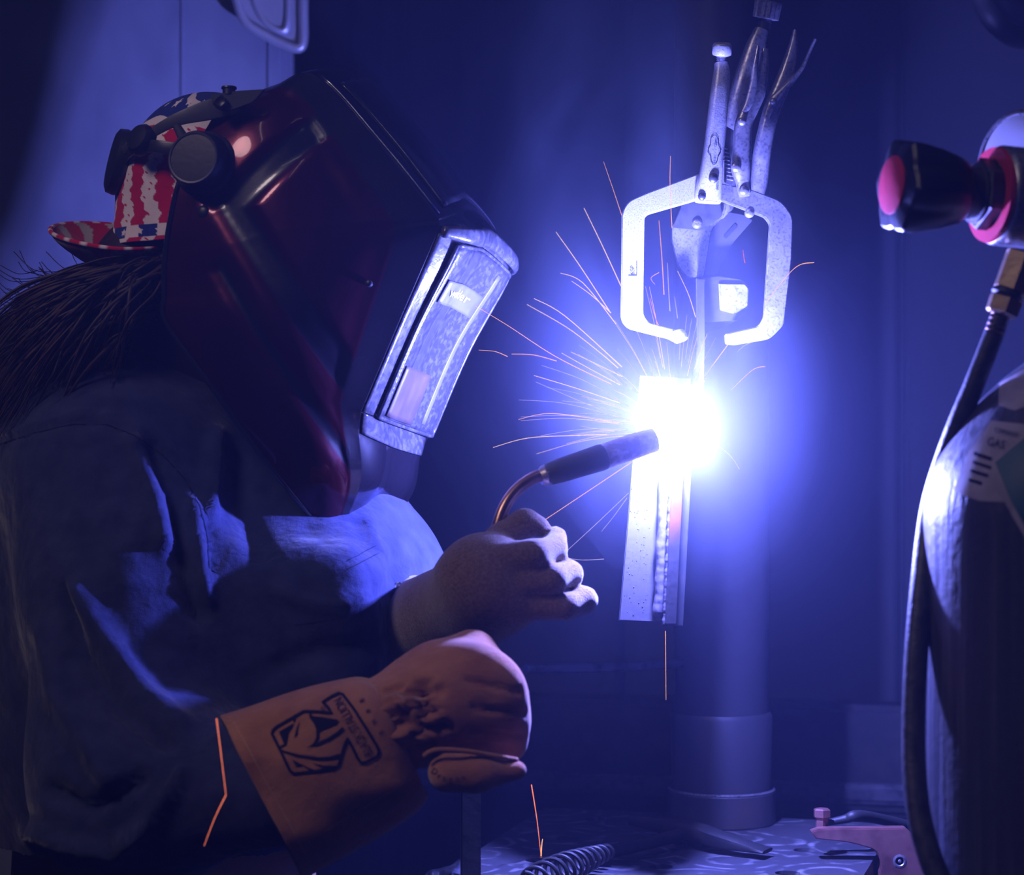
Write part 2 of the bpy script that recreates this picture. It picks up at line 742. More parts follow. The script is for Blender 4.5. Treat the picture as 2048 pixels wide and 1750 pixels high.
M['clamp_cu'] = mat('copper_plated_jaw', (.42, .20, .17), .4, .75, noise=((.25, .11, .10), 50, .45, .65), bump=[(80, .0004)])
M['stainless'] = mat('lit_stainless', (.55, .55, .58), .38, .55, rnoise=(20, .3, .5), bump=[(9, .003)])
M['chrome'] = mat('stamped_stainless', (.62, .62, .64), .2, 1.0, rnoise=(20, .12, .32), bump=[(9, .003)])
M['lens'] = mat('dusty_lens_cover', (.045, .045, .055), .22, 0, noise=((.10, .10, .125), 230, .46, .72), bump=[(420, .0003)], coat=.6, spec=.8)
M['lensframe'] = mat('dusty_front_shell', (.045, .045, .056), .25, 0, noise=((.12, .12, .14), 180, .45, .75), bump=[(260, .0003)], coat=.7)
M['sticker'] = mat('clear_sticker', (.13, .13, .155), .4, noise=((.10, .10, .12), 60, .4, .6))
M['lamp'] = mat('lamp_tube', (.9, .9, .9), .5, emit=((1.0, .93, .85), 3.0))
M['lampbody'] = mat('lamp_housing', (.3, .3, .3), .5)


def emat(name, colr, st):
    m = bpy.data.materials.new(name)
    m.use_nodes = True
    t = m.node_tree
    t.nodes.clear()
    o = t.nodes.new('ShaderNodeOutputMaterial')
    e = t.nodes.new('ShaderNodeEmission')
    e.inputs[0].default_value = (*colr, 1)
    e.inputs[1].default_value = st
    t.links.new(e.outputs[0], o.inputs[0])
    try:
        m.cycles.emission_sampling = 'NONE'
    except Exception:
        pass
    return m


M['arc'] = emat('arc_plasma', (.75, .75, 1.0), 60)
M['spark_o'] = emat('spark_orange', (1.0, .46, .20), 1.3)
M['spark_y'] = emat('spark_yellow', (1.0, .66, .42), 1.25)
M['spark_w'] = emat('spark_pale', (.80, .66, 1.0), .95)
M['spark_r'] = emat('spark_red', (1.0, .22, .10), 1.15)

# ------------------------------------------------------------------ the setting
def struct(o):
    o['kind'] = 'structure'
    return o


struct(box('floor', (0, -.3, -.02), 4.4, 3.0, .04, M['floor'], bevel=0))
struct(box('ceiling', (0, -.3, 2.82), 4.4, 3.0, .04, M['ceil'], bevel=0))
WB = .62
wall = struct(box('wall_back', (0, WB + .05, 1.4), 4.4, .06, 2.8, M['steelwall'], bevel=0))
# folded steel sheets of the back wall
xs = [-1.2, -.60, -.17, .12, .42, .80, 1.5]
for a, b in zip(xs[:-1], xs[1:]):
    box('panel', ((a + b) / 2, WB + .012, 1.45), (b - a) - .008, .016, 2.5, M['steelwall'], wall, bevel=.004)
for px, w in ((716, .012), (768, .010), (938, .020), (806, .006)):
    x = P(px, 100, WB - .01).x
    box('seam_strip', (x, WB - .005, 1.45), w, .016, 2.5, M['steelwall'], wall, bevel=.004)
# low rail in front of the wall, slightly skew to the picture
rl = struct(box('trim_1', (.12, .50, P(1300, 1500, .5).z), 1.1, .05, .11, M['blacksteel'], rot=Matrix.Rotation(math.radians(-14), 3, 'Z'), bevel=.006))
box('rail_lip', (.12, .47, P(1300, 1560, .5).z), 1.1, .012, .02, M['darksteel'], rl, rot=Matrix.Rotation(math.radians(-14), 3, 'Z'), bevel=.004)
# pale booth screen on the welder's side
WL = .33
xr = P(585, 300, WL).x
wl = struct(box('wall_left', ((-1.0 + xr) / 2, WL + .012, 1.45), xr + 1.0, .024, 2.3, M['panel'], bevel=.004))
x1 = P(365, 100, WL).x
box('panel_joint', (x1, WL - .0005, 1.45), .004, .003, 2.3, M['panel'], wl, bevel=.001)
box('panel_joint', (P(548, 100, WL).x, WL - .001, 1.45), .012, .004, 2.3, M['panel'], wl, bevel=.001)

# ceiling lamps (seen only as reflections)
for (lx, ly, lw) in ((-.55, -1.1, 'slim ceiling strip lamp above the welder'), (.35, -1.0, 'slim ceiling strip lamp above the gas bottle')):
    lt = thing('ceiling_lamp', lw, 'lamp', (lx, ly, 2.78), group='ceiling strip lamps')
    box('housing', (lx, ly, 2.785), .10, 1.0, .03, M['lampbody'], lt)
    tube('lamp_tube', [(lx, ly - .48, 2.755), (lx, ly + .48, 2.755)], .014, M['lamp'], lt, n=10)

# stamped stainless recess on the screen, top
y0 = .30
dish = thing('stainless_recess', 'stamped stainless steel recess with rounded rim on the pale screen', 'metal fitting', P(540, 40, y0))
outl = round_poly([(462, -40), (478, 30), (560, 86, 30), (606, 104, 26), (612, 60), (612, -40)], 14, 5)
plate('pan', outl, y0, .012, M['stainless'], dish, bevel=.003)
rim = smoothstep_path([(468, -40), (476, 8), (492, 44), (530, 70), (566, 88), (597, 97), (607, 80), (607, 30), (607, -40)], 6)
tube('rim', [P(q[0], q[1], y0 - .004) for q in rim], .0048, M['stainless'], dish, n=10)
inn = smoothstep_path([(505, -40), (512, 10), (535, 48), (566, 62), (576, 40), (577, -40)], 6)
tube('inner_edge', [P(q[0], q[1], y0 - .002) for q in inn], .0032, M['stainless'], dish, n=8)

# dark cable loop hanging at the upper right
cp = smoothstep_path([(1960, -60, .1), (1972, 0, .1), (1995, 40, .1), (2040, 70, .12), (2100, 60, .14), (2150, 0, .16)], 8)
cl = tube('cable_loop', [P(q[0], q[1], q[2]) for q in cp], .012, M['rubber'], n=14, origin=P(1990, 0, .1))
tag(cl, 'thick black cable loop hanging at the top corner over the gauge', 'cable')
cp2 = smoothstep_path([(1990, -60, .03), (2010, -10, .03), (2045, 25, .04), (2090, 10, .05), (2120, -60, .06)], 8)
cl2 = tube('cable_loop', [P(q[0], q[1], q[2]) for q in cp2], .011, M['rubber'], n=14, origin=P(2020, 0, .03))
tag(cl2, 'inner black cable loop hanging above the larger loop over the gauge', 'cable')

# ------------------------------------------------------------------ table
TZ = CZ - .32
ang = math.radians(-15.3)
ea = Vector((math.sin(ang), -math.cos(ang), 0))         # towards the camera
eb = Vector((math.cos(ang), math.sin(ang), 0))          # to the right
corner = Vector((.0285, .146, TZ))
tb = thing('welding_table', 'round-holed steel welding table top with swirling grinding marks', 'table', (corner.x + .1, corner.y - .15, 0))


def swirl_mat():
    m = mat('ground_table_steel', (.16, .16, .19), .45, .6, bump=[(60, .0003), (300, .0002)])
    t = m.node_tree
    b = t.nodes['Principled BSDF']
    tc = t.nodes.new('ShaderNodeTexCoord')
    vo = t.nodes.new('ShaderNodeTexVoronoi')
    vo.inputs['Scale'].default_value = 17
    vo.inputs['Randomness'].default_value = 1
    no = t.nodes.new('ShaderNodeTexNoise')
    no.inputs['Scale'].default_value = 14
    no.inputs['Detail'].default_value = 3
    wv = t.nodes.new('ShaderNodeMath')
    wv.operation = 'MULTIPLY_ADD'
    wv.inputs[1].default_value = 26
    sn = t.nodes.new('ShaderNodeMath')
    sn.operation = 'SINE'
    pw = t.nodes.new('ShaderNodeMapRange')
    pw.inputs['From Min'].default_value = .25
    pw.inputs['From Max'].default_value = 1.0
    n2 = t.nodes.new('ShaderNodeTexNoise')
    n2.inputs['Scale'].default_value = 60
    n2.inputs['Detail'].default_value = 6
    r2 = t.nodes.new('ShaderNodeMapRange')
    r2.inputs['From Min'].default_value = .42
    r2.inputs['From Max'].default_value = .75
    ml = t.nodes.new('ShaderNodeMath')
    ml.operation = 'MULTIPLY'
    mx = t.nodes.new('ShaderNodeMix')
    mx.data_type = 'RGBA'
    mx.inputs['A'].default_value = (.085, .085, .105, 1)
    mx.inputs['B'].default_value = (.42, .42, .46, 1)
    L = t.links.new
    L(tc.outputs['Object'], vo.inputs['Vector'])
    L(tc.outputs['Object'], no.inputs['Vector'])
    L(tc.outputs['Object'], n2.inputs['Vector'])
    L(vo.outputs['Distance'], wv.inputs[0])
    sc = t.nodes.new('ShaderNodeMath')
    sc.operation = 'MULTIPLY'
    sc.inputs[1].default_value = 9
    L(no.outputs['Fac'], sc.inputs[0])
    L(sc.outputs[0], wv.inputs[2])
    L(wv.outputs[0], sn.inputs[0])
    L(sn.outputs[0], pw.inputs['Value'])
    L(n2.outputs['Fac'], r2.inputs['Value'])
    L(pw.outputs[0], ml.inputs[0])
    L(r2.outputs[0], ml.inputs[1])
    L(ml.outputs[0], mx.inputs['Factor'])
    L(mx.outputs['Result'], b.inputs['Base Color'])
    return m


M['table'] = swirl_mat()
# top with real holes: cells of one pitch, each a square with a round hole
pitch, hr = .095, .0092
h0 = Vector((.0443, -.005, TZ))                          # centre of one hole
W_, L_ = .30, .33
rel = h0 - corner
ca, cb = rel.dot(ea), rel.dot(eb)
bm = bmesh.new()
th = .014


def tv(a, b, z):
    return bm.verts.new(corner + ea * a + eb * b + Vector((0, 0, z)))


def cell(a0, a1, b0, b1, hole):
    N = 24
    if hole is None:
        q = [(a0, b0), (a0, b1), (a1, b1), (a1, b0)]
        bm.faces.new([tv(x, y, 0) for x, y in q])
        return
    ha, hb = hole
    ring = []
    outer = []
    for k in range(N):
        t = 2 * math.pi * (k + .5) / N
        c, s = math.cos(t), math.sin(t)
        ring.append((ha + hr * c, hb + hr * s))
        # project to the cell border
        ta = ((a1 - ha) / c if c > 0 else (a0 - ha) / c) if abs(c) > 1e-6 else 1e9
        tbb = ((b1 - hb) / s if s > 0 else (b0 - hb) / s) if abs(s) > 1e-6 else 1e9
        tt = min(ta, tbb)
        outer.append((ha + tt * c, hb + tt * s))
    vr = [tv(x, y, 0) for x, y in ring]
    vo = [tv(x, y, 0) for x, y in outer]
    vb = [tv(x, y, -th) for x, y in ring]
    for k in range(N):
        j = (k + 1) % N
        bm.faces.new((vr[k], vr[j], vo[j], vo[k]))
        bm.faces.new((vr[j], vr[k], vb[k], vb[j]))
    for (x, y) in ((a0, b0), (a0, b1), (a1, b1), (a1, b0)):
        # corner triangles
        near = sorted(range(N), key=lambda k: (outer[k][0] - x) ** 2 + (outer[k][1] - y) ** 2)[:2]
        try:
            bm.faces.new((tv(x, y, 0), vo[near[0]], vo[near[1]]))
        except Exception:
            pass


ga = sorted([0.0] + [ca + (i + .5) * pitch for i in range(-3, 6) if 0.004 < ca + (i + .5) * pitch < L_ - .004] + [L_])
gb = sorted([0.0] + [cb + (i + .5) * pitch for i in range(-3, 6) if 0.004 < cb + (i + .5) * pitch < W_ - .004] + [W_])
for a0, a1 in zip(ga[:-1], ga[1:]):
    for b0, b1 in zip(gb[:-1], gb[1:]):
        hole = None
        for i in range(-4, 8):
            for j in range(-4, 8):
                x, y = ca + i * pitch, cb + j * pitch
                if a0 + hr * 1.15 < x < a1 - hr * 1.15 and b0 + hr * 1.15 < y < b1 - hr * 1.15:
                    hole = (x, y)
        cell(a0, a1, b0, b1, hole)
# rim
q = [(0, 0), (0, W_), (L_, W_), (L_, 0)]
for (x0, y0_), (x1_, y1_) in zip(q, q[1:] + q[:1]):
    bm.faces.new([tv(x0, y0_, 0), tv(x1_, y1_, 0), tv(x1_, y1_, -th), tv(x0, y0_, -th)])
from_bm('table_top', bm, M['table'], tb, False)
for (a, b) in ((.04, .04), (.04, W_ - .04), (L_ - .04, .04), (L_ - .04, W_ - .04)):
    c = corner + ea * a + eb * b
    box('leg', (c.x, c.y, (TZ - th) / 2), .035, .035, TZ - th, M['blacksteel'], tb, bevel=.002)

# ------------------------------------------------------------------ post
PY = .075
pc = P(1443, 1640, PY)
post = thing('positioner_post', 'tall round grey steel post standing on the table behind the work', 'post', (pc.x, PY, TZ))
lathe('tube', (pc.x, PY, TZ + .09), (0, 0, 1), [(0, .0385), (.001, .0395), (.95, .0395)], M['postpaint'], post, n=40)
lathe('sleeve', (pc.x, PY, TZ + .028), (0, 0, 1), [(0, .0415), (.06, .0425), (.064, .0405)], M['postpaint'], post, n=40)
lathe('base_ring', (pc.x, PY, TZ), (0, 0, 1), [(0, .0440), (.001, .0448), (.026, .0448), (.028, .0432)], M['postpaint'], post, n=40)
lathe('weld_ring', (pc.x, PY, TZ + .0275), (0, 0, 1), [(-.0012, .0430), (0, .0446), (.0014, .0430)], M['steel2'], post, n=40, cap=False)
rod = tube('steel_rod', [P(1050, 1338, -.02), P(1200, 1336, .02), P(1375, 1326, .06)], .0042, M['darksteel'], n=12, origin=P(1375, 1326, .06))
tag(rod, 'thin horizontal steel rod sticking out of the post below the work', 'rod')

# upright bar at the table front edge and bright steel offcut at its foot
bar = thing('upright_bar', 'dark upright square bar below the hanging glove', 'bar', (P(941, 1600, -.2).x, -.2, 0))
zt = P(941, 1545, -.2).z
box('bar', (P(941, 1600, -.2).x, -.2, zt / 2), .0142, .0142, zt, M['blacksteel'], bar, rot=Matrix.Rotation(.05, 3, 'Z'), bevel=.0012)
fl = thing('steel_offcut', 'crumpled bright steel offcut lying beside the upright bar', 'steel offcut', (P(905, 1750, -.16).x, -.16, P(905, 1750, -.16).z))
bm = bmesh.new()
NX, NY = 26, 12
g = []
for i in range(NX):
    r_ = []
    for j in range(NY):
        px = 850 + 112 * i / (NX - 1)
        t_ = i / (NX - 1)
        top = 1748 - 32 * math.sin(t_ * 1.5)
        z = P(px, top, -.17)
        y = -.17 - .06 * j / (NY - 1)
        z2 = z.z - .02 * (j / (NY - 1)) ** 1.3 + .0012 * math.sin(i * .5 + j * .4) + .0006 * math.sin(i * .9 - j * .7)
        r_.append(bm.verts.new((z.x, y, z2)))
    g.append(r_)
for i in range(NX - 1):
    for j in range(NY - 1):
        bm.faces.new((g[i][j], g[i + 1][j], g[i + 1][j + 1], g[i][j + 1]))
shet = from_bm('sheet', bm, M['chrome'], fl, True)
md = shet.modifiers.new('thickness', 'SOLIDIFY')
md.thickness = .0015

# ------------------------------------------------------------------ chipping hammer on the table


def onT(px, py, up=0.0):
    """point on the table plane (raised by up) seen at the pixel"""
    d = (CZ - TZ - up) * F / (py - 875)
    return Vector(((px - 1024) * d / F, d - D, TZ + up))


ham = thing('chipping_hammer', 'chipping hammer with a coiled spring handle lying on the table', 'hammer', onT(1225, 1705))
pA, pB = onT(1050, 1768, .012), onT(1222, 1700, .012)
ax = (pB - pA)
coil = []
tn = 9.5
u1 = ax.normalized()
u2 = Vector((0, 0, 1))
u3 = u1.cross(u2).normalized()
for k in range(260):
    t_ = k / 259
    rr = .0105 * (1 - .62 * max(0, (t_ - .45) / .55) ** 1.2) * (.75 + .25 * min(1, t_ / .25))
    th_ = t_ * tn * 2 * math.pi * (1 + .25 * t_)
    coil.append(pA + ax * t_ + (u2 * math.cos(th_) + u3 * math.sin(th_)) * rr)
tube('spring_handle', coil, .00155, M['blacksteel'], ham, n=8)
sp = [onT(1205, 1707, .010), onT(1300, 1685, .010), onT(1385, 1664, .010)]
tube('shaft', sp, [.0052, .0050, .0050], M['blacksteel'], ham, n=14)
hp = smoothstep_path([(*onT(1262, 1640, .012), .004, .004), (*onT(1320, 1650, .012), .0065, .006), (*onT(1385, 1664, .012), .009, .008), (*onT(1450, 1682, .010), .0085, .006), (*onT(1535, 1702, .006), .009, .0016)], 5)
tube('head', [q[:3] for q in hp], [q[3] for q in hp], M['blacksteel'], ham, rb=[q[4] for q in hp], n=12, ref=(0, 0, 1), exp=3)

# ------------------------------------------------------------------ ground clamp at the right of the table
gc = thing('ground_clamp', 'copper coloured ground clamp biting the table corner by the hose', 'clamp', onT(1700, 1680))
yg = -.10
jaw = round_poly([(1622, 1664, 4), (1640, 1658, 3), (1812, 1656, 3), (1860, 1700, 10), (1850, 1790, 6), (1745, 1790, 6), (1764, 1728, 14), (1752, 1700, 14), (1700, 1685, 20), (1632, 1678, 4)], 5, 4)
plate('jaw', jaw, yg, .012, M['clamp_cu'], gc, bevel=.0012)
for k, (ppx, ppy) in enumerate(((1799, 1722),)):
    lathe('rivet', P(ppx, ppy, yg + .001), (0, -1, 0), [(0, .0052), (.0012, .0052), (.0016, .0036), (.0010, .0030), (.0010, .0014), (.0016, .0010)], M['steel2'], gc, n=20)
lathe('bolt', P(1644, 1660, yg + .02), (0, 0, 1), [(-.002, .0052), (.010, .0052), (.0102, .0068), (.0155, .0068), (.0165, .0050)], M['clamp_cu'], gc, n=6, ang=20)
cb_ = smoothstep_path([(1640, 1648, yg + .03, 6), (1690, 1638, yg + .03, 9), (1712, 1632, yg + .03, 12), (1760, 1638, yg + .05, 11), (1830, 1655, yg + .07, 11)], 6)
pa, ra, _ = pxpath(cb_)
tube('cable', pa, ra, M['rubber'], gc, n=12)
# ------------------------------------------------------------------ the work: two steel bars in a T joint
YB = -.178
work = thing('tee_joint', 'upright steel tee joint being welded, glowing red by the arc', 'steel workpiece', P(1290, 1240, YB))


def hot_mat():
    """mill steel that glows where it is hot (close to the arc, along the upright)"""
    m = mat('hot_mill_steel', (.030, .027, .030), .6, .0, noise=((.02, .018, .02), 200, .55, .7), bump=[(120, .0003)])
    t = m.node_tree
    b = t.nodes['Principled BSDF']
    g = t.nodes.new('ShaderNodeNewGeometry')
    ds = t.nodes.new('ShaderNodeVectorMath')
    ds.operation = 'DISTANCE'
    ds.inputs[1].default_value = ARC + Vector((0, 0, -.012))
    mr = t.nodes.new('ShaderNodeMapRange')
    mr.inputs['From Min'].default_value = .012
    mr.inputs['From Max'].default_value = .075
    mr.inputs['To Min'].default_value = 1
    mr.inputs['To Max'].default_value = 0
    pw = t.nodes.new('ShaderNodeMath')
    pw.operation = 'POWER'
    pw.inputs[1].default_value = 1.7
    ml = t.nodes.new('ShaderNodeMath')
    ml.operation = 'MULTIPLY'
    ml.inputs[1].default_value = 5.0
    t.links.new(g.outputs['Position'], ds.inputs[0])
    t.links.new(ds.outputs['Value'], mr.inputs['Value'])
    t.links.new(mr.outputs[0], pw.inputs[0])
    t.links.new(pw.outputs[0], ml.inputs[0])
    t.links.new(ml.outputs[0], b.inputs['Emission Strength'])
    b.inputs['Emission Color'].default_value = (1.0, .10, .05, 1)
    return m


M['hot'] = hot_mat()
M['bead'] = mat('weld_metal', (.085, .08, .095), .42, .3, noise=((.04, .036, .045), 160, .5, .7), bump=[(150, .0005)])
# base bar: its face looks at the camera and slightly to the left
base_pts = [(1281, 751), (1381, 757), (1346, 1246), (1238, 1241)]
plate('base_bar', base_pts, YB, .0065, M['millsteel'], work, bevel=.0006, tilt=lambda px, py: 0.0)
# stem bar standing on the base bar, its edge towards the camera
ste = []


def stem_pts(py):
    t_ = (py - 780) / (1246 - 780)
    return (1353 - 21 * t_, 1374 - 22 * t_)


vv, ff = [], []
NS = 24
for k in range(NS + 1):
    py = 780 + (1247 - 780) * k / NS
    x0, x1 = stem_pts(py)
    a, b = P(x0, py, YB - .021), P(x1, py, YB - .010)
    vv += [a, b, b + Vector((.001, .010, 0)), a + Vector((-.001, .021, 0))]
for k in range(NS):
    for j in range(4):
        j2 = (j + 1) % 4
        ff.append((4 * k + j, 4 * k + j2, 4 * k + 4 + j2, 4 * k + 4 + j))
ff += [(3, 2, 1, 0), (4 * NS, 4 * NS + 1, 4 * NS + 2, 4 * NS + 3)]
mk('stem_bar', vv, ff, M['hot'], work, False)
# weld bead in the corner, laid upwards in ripples
bp, br, bb = [], [], []
NBD = 150
for k in range(NBD + 1):
    t_ = k / NBD
    py = 905 + (1240 - 905) * t_
    x0, _ = stem_pts(py)
    rip = .5 + .5 * math.sin(k * .78 + .8 * math.sin(k * .13))
    wob = .9 * math.sin(k * .21) + .8 * math.sin(k * .117 + 1)
    bp.append(P(x0 - 13 + wob, py, YB - .0050 - .0001 * rip))
    e_ = min(1, (1 - t_) * 14 + .35)
    br.append((.0048 + .00006 * rip + .0002 * math.sin(k * .23)) * e_)
    bb.append((.0048 + .00006 * rip) * e_)
tube('weld_bead', bp, br, M['bead'], work, rb=bb, n=14, shp=False)
# second narrow bead on the far side of the edge
bp, br = [], []
for k in range(81):
    t_ = k / 80
    py = 960 + (1250 - 960) * t_
    x0, x1 = stem_pts(py)
    bp.append(P(x0 - 2 + .5 * math.sin(k * .8), py, YB - .0120))
    br.append(.0019 + .00025 * math.sin(k * .9) + .0002 * math.sin(k * 2.3))
tube('slag_line', bp, br, M['bead'], work, n=8, shp=False)
# spatter grains
rnd = random.Random(3)
sv = []
for k in range(90):
    py = rnd.uniform(930, 1235)
    t_ = (py - 751) / 490
    px = rnd.uniform(1283 - 42 * t_, 1322 - 32 * t_)
    r_ = rnd.uniform(.0002, .0005)
    sv.append(lathe_geo(P(px, py, YB), (0, -1, 0), [(-.0002, r_), (r_ * .5, r_ * .8), (r_ * .9, r_ * .2)], n=7))
v, f = merge(sv)
sg = mk('spatter', v, f, M['blacksteel'], work)
sg['kind'] = 'stuff'

# welding arc itself
bm = bmesh.new()
bmesh.ops.create_icosphere(bm, subdivisions=3, radius=.0030)
for q in bm.verts:
    q.co.z *= 1.25
    q.co += q.co.normalized() * (.0004 * math.sin(q.co.x * 900) * math.cos(q.co.z * 700))
    q.co += ARC
ao = from_bm('welding_arc', bm, M['arc'], None, True, origin=ARC)
tag(ao, 'blinding white welding arc burning at the torch nozzle', 'arc')

# ------------------------------------------------------------------ torch
torch = thing('welding_torch', 'bent-neck welding torch with a spattered nozzle aimed at the arc', 'welding torch', P(1000, 1060, -.27))
na, nb = P(1205, 914, -.238), P(1308, 879, -.226)
ta = (nb - na)
TL = ta.length
prof = [(0, .0080), (.001, .0088), (TL * .5, .0090), (TL * .8, .0089), (TL, .0086), (TL, .0066), (TL - .02, .0062)]
lathe('nozzle', na, ta, prof, M['nozzle'], torch, n=32, mod=lambda t, th: 1 + .025 * math.sin(th * 5 + t * 300) + .02 * math.sin(th * 3 - t * 190), cap=False)
lathe('contact_tip', na, ta, [(TL - .025, .0030), (TL - .001, .0028), (TL + .001, .0012)], M['copper'], torch, n=14)
tube('wire', [nb, nb + (ARC - nb) * .75], .0006, M['copper'], torch, n=8)
ib = P(1090, 951, -.252)
lathe('insulator', ib, na - ib, [(0, .0062), (.003, .0076), (.012, .0085), ((na - ib).length * .7, .0090), ((na - ib).length - .002, .0094), ((na - ib).length + .001, .0090)], M['insul'], torch, n=28)
nk = smoothstep_path([(1098, 948, -.250), (1068, 955, -.254), (1035, 978, -.258), (1010, 1012, -.263), (995, 1055, -.267), (987, 1110, -.270), (978, 1170, -.27)], 8)
tube('neck', [P(*q) for q in nk], [.0052 if i < 4 else .0044 for i in range(len(nk))], M['copper'], torch, n=16, shp=False)
lathe('neck_collar', P(1096, 949, -.2505), P(1060, 962, -.254) - P(1096, 949, -.2505), [(-.003, .0066), (0, .0074), (.003, .0070), (.006, .0056)], M['nozzle'], torch, n=20, mod=lambda t, th: 1 + .06 * math.sin(th * 4 + t * 500))
hh = smoothstep_path([(988, 1120, -.27), (972, 1190, -.268), (950, 1270, -.255), (920, 1360, -.235)], 6)
tube('handle', [P(*q) for q in hh], [.012 + .003 * min(1, i / 8) for i in range(len(hh))], M['plastic'], torch, n=18)
lead = smoothstep_path([(922, 1355, -.236), (870, 1420, -.235), (780, 1475, -.24), (680, 1500, -.25), (560, 1540, -.20), (450, 1700, -.10), (420, 2100, -.08), (420, 2500, -.08)], 6)
tube('lead', [P(*q) for q in lead], .0105, M['rubber'], torch, n=14)

# ------------------------------------------------------------------ locking C-clamp (front)
YC = -.158
fc = thing('locking_clamp', 'bright locking C-clamp with a knurled screw, gripping above the arc', 'locking clamp', P(1420, 400, YC))
arm_l = [(1398, 347, 4), (1291, 387, 10), (1256, 403, 16), (1244, 424, 12), (1241.5, 640, 12), (1256, 657, 10), (1336, 677, 4), (1357, 688, 4), (1369, 676, 4), (1366, 661, 4), (1346, 658, 3), (1296, 645, 10), (1286, 629, 8), (1289, 436, 6), (1296, 428, 6), (1404, 397, 3)]
plate('fixed_arm', round_poly(arm_l, 6, 5), YC, .0085, M['steel'], fc, bevel=.0009)
lathe('swivel_pad', P(1359, 672, YC - .002), (.25, -.2, -.9), [(-.004, .0042), (0, .0055), (.003, .0055), (.004, .0046)], M['steel'], fc, n=20)
arm_r = [(1440, 366, 4), (1505, 380, 4), (1563, 402, 16), (1586, 434, 14), (1583, 520, 6), (1568, 650, 12), (1540, 678, 10), (1470, 690, 4), (1452, 688, 4), (1450, 668, 4), (1516, 653, 8), (1528, 634, 8), (1540, 448, 6), (1530, 434, 6), (1443, 401, 3)]
plate('moving_arm', round_poly(arm_r, 6, 5), YC + .006, .0085, M['steel2'], fc, bevel=.0009)
hb = [(1442, 126, YC - .004, 13, .0070), (1443, 150, YC - .004, 16.5, .0085), (1439, 190, YC - .005, 18.5, .0098), (1434, 240, YC - .006, 19.5, .0100), (1428, 295, YC - .006, 20.5, .0100), (1422, 345, YC - .006, 23, .0092), (1418, 375, YC - .005, 26.5, .0080), (1416, 398, YC - .004, 28, .0070), (1415.5, 405, YC - .004, 25, .0066)]
pa, ra, rb = pxpath(hb, 6)
body = tube('handle', pa, ra, M['steel'], fc, rb=rb, n=28, exp=3.2)
# knurled adjusting screw
tilt = Vector((.03, -.30, .95))
kp = P(1444, 100, YC - .010)
kn = lathe('adjusting_screw', kp, tilt, [(-.0042, .0050), (-.0036, .0066), (-.0030, .0070), (.0036, .0070), (.0042, .0066), (.0050, .0058), (.0050, .0024), (.0020, .0020)], M['steel'], fc, n=64, mod=lambda t, th: 1 + (.035 * math.sin(th * 32) if -.0035 < t < .004 else 0))
thr = [(kp + tilt.normalized() * (-.0042 - .0012 * i)) for i in range(0, 9)]
sc_v = lathe_geo(kp - tilt.normalized() * .0045, -tilt, [(k * .0006, .0034 + (.0006 if k % 2 else -.0002)) for k in range(18)], n=20)
mk('thread', sc_v[0], sc_v[1], M['steel2'], kn)
bv_fc = bvh_of([body])


def rivet(px, py, y, r, parent, m=None):
    return lathe('rivet', P(px, py, y), (0, -1, 0), [(-.002, r), (.0004, r), (.0012, r * .92), (.0020, r * .66), (.0024, r * .3), (.0025, r * .05)], m or M['darksteel'], parent, n=20, ang=60)


for (px, py, r) in ((1427, 356, .0036), (1404, 393, .0029)):
    h = lay(bv_fc, px, py, 0)
    rivet(px, py, (h.y if h is not None else YC - .01), r, fc)
# stamped oval emblem and letters on the handle
em = [stroke2d([(1427, 270), (1422, 276), (1421, 289), (1417, 298), (1416, 304), (1421, 311), (1422, 322), (1427, 330), (1433, 326), (1436, 313), (1441, 304), (1440, 297), (1437, 290), (1436, 278), (1432, 270)], 1.5, closed=True),
      text2d('IRWIN', (1436.5, 380), (.05, -1), 7.5), text2d('VISE', (1431, 326), (.12, -1), 7), text2d('GRIP', (1433, 294), (.12, -1), 7)]
print_on('stamped_emblem', em, bv_fc, M['blacksteel'], fc, .0003)
bv_al = bvh_of([o for o in fc.children if o.name.startswith('fixed_arm')])
em = [stroke2d([(1273.5, 522), (1273.5, 551)], 1.6), stroke2d([(1257, 551), (1274, 551)], 2.0), text2d('6SP', (1269, 550), (0, -1), 12.5)]
print_on('stamped_size', em, bv_al, M['darksteel'], fc, .0003)
# lever side (sheet-metal channel)
lv = [(1531, 98, YC - .001, 7, .0035), (1526, 140, YC - .001, 11, .0060), (1516, 185, YC - .002, 15, .0078), (1500, 218, YC - .003, 17, .0085), (1487, 250, YC - .004, 17.5, .0085), (1484, 300, YC - .004, 18, .0085), (1482, 335, YC - .004, 20, .0080), (1486, 362, YC - .003, 15, .0065), (1489, 385, YC - .002, 13, .0060), (1490, 392, YC - .002, 9, .005)]
pa, ra, rb = pxpath(lv, 6)
lever = tube('lever', pa, ra, M['steel2'], fc, rb=rb, n=24, exp=3.5)
lp = smoothstep_path([(1516, 92, YC - .008, 3.5, .0016), (1511, 130, YC - .010, 6, .0016), (1508, 165, YC - .011, 8, .0016), (1498, 205, YC - .012, 8, .0014), (1487, 224, YC - .0125, 5, .0012)], 5)
pa, ra, rb = pxpath(lp)
tube('release_tab', pa, ra, M['steel2'], fc, rb=rb, n=12)
bv_l = bvh_of([lever])
for (px, py, r) in ((1484, 243, .0030), (1472, 334, .0036), (1488, 381, .0036)):
    h = lay(bv_l, px, py, 0)
    rivet(px, py, (h.y if h is not None else YC - .011), r, fc, M['steel2'])
rivet(1499, 426, YC + .007, .0036, fc, M['steel2'])
spv = []
for k in range(60):
    t_ = k / 59
    c0 = P(1449 + 12 * t_, 292 + 74 * t_, YC + .002)
    spv.append(c0 + Vector((.0022 * math.cos(t_ * 60), .0022 * math.sin(t_ * 60), 0)))
tube('spring', spv, .0005, M['steel2'], fc, n=6)
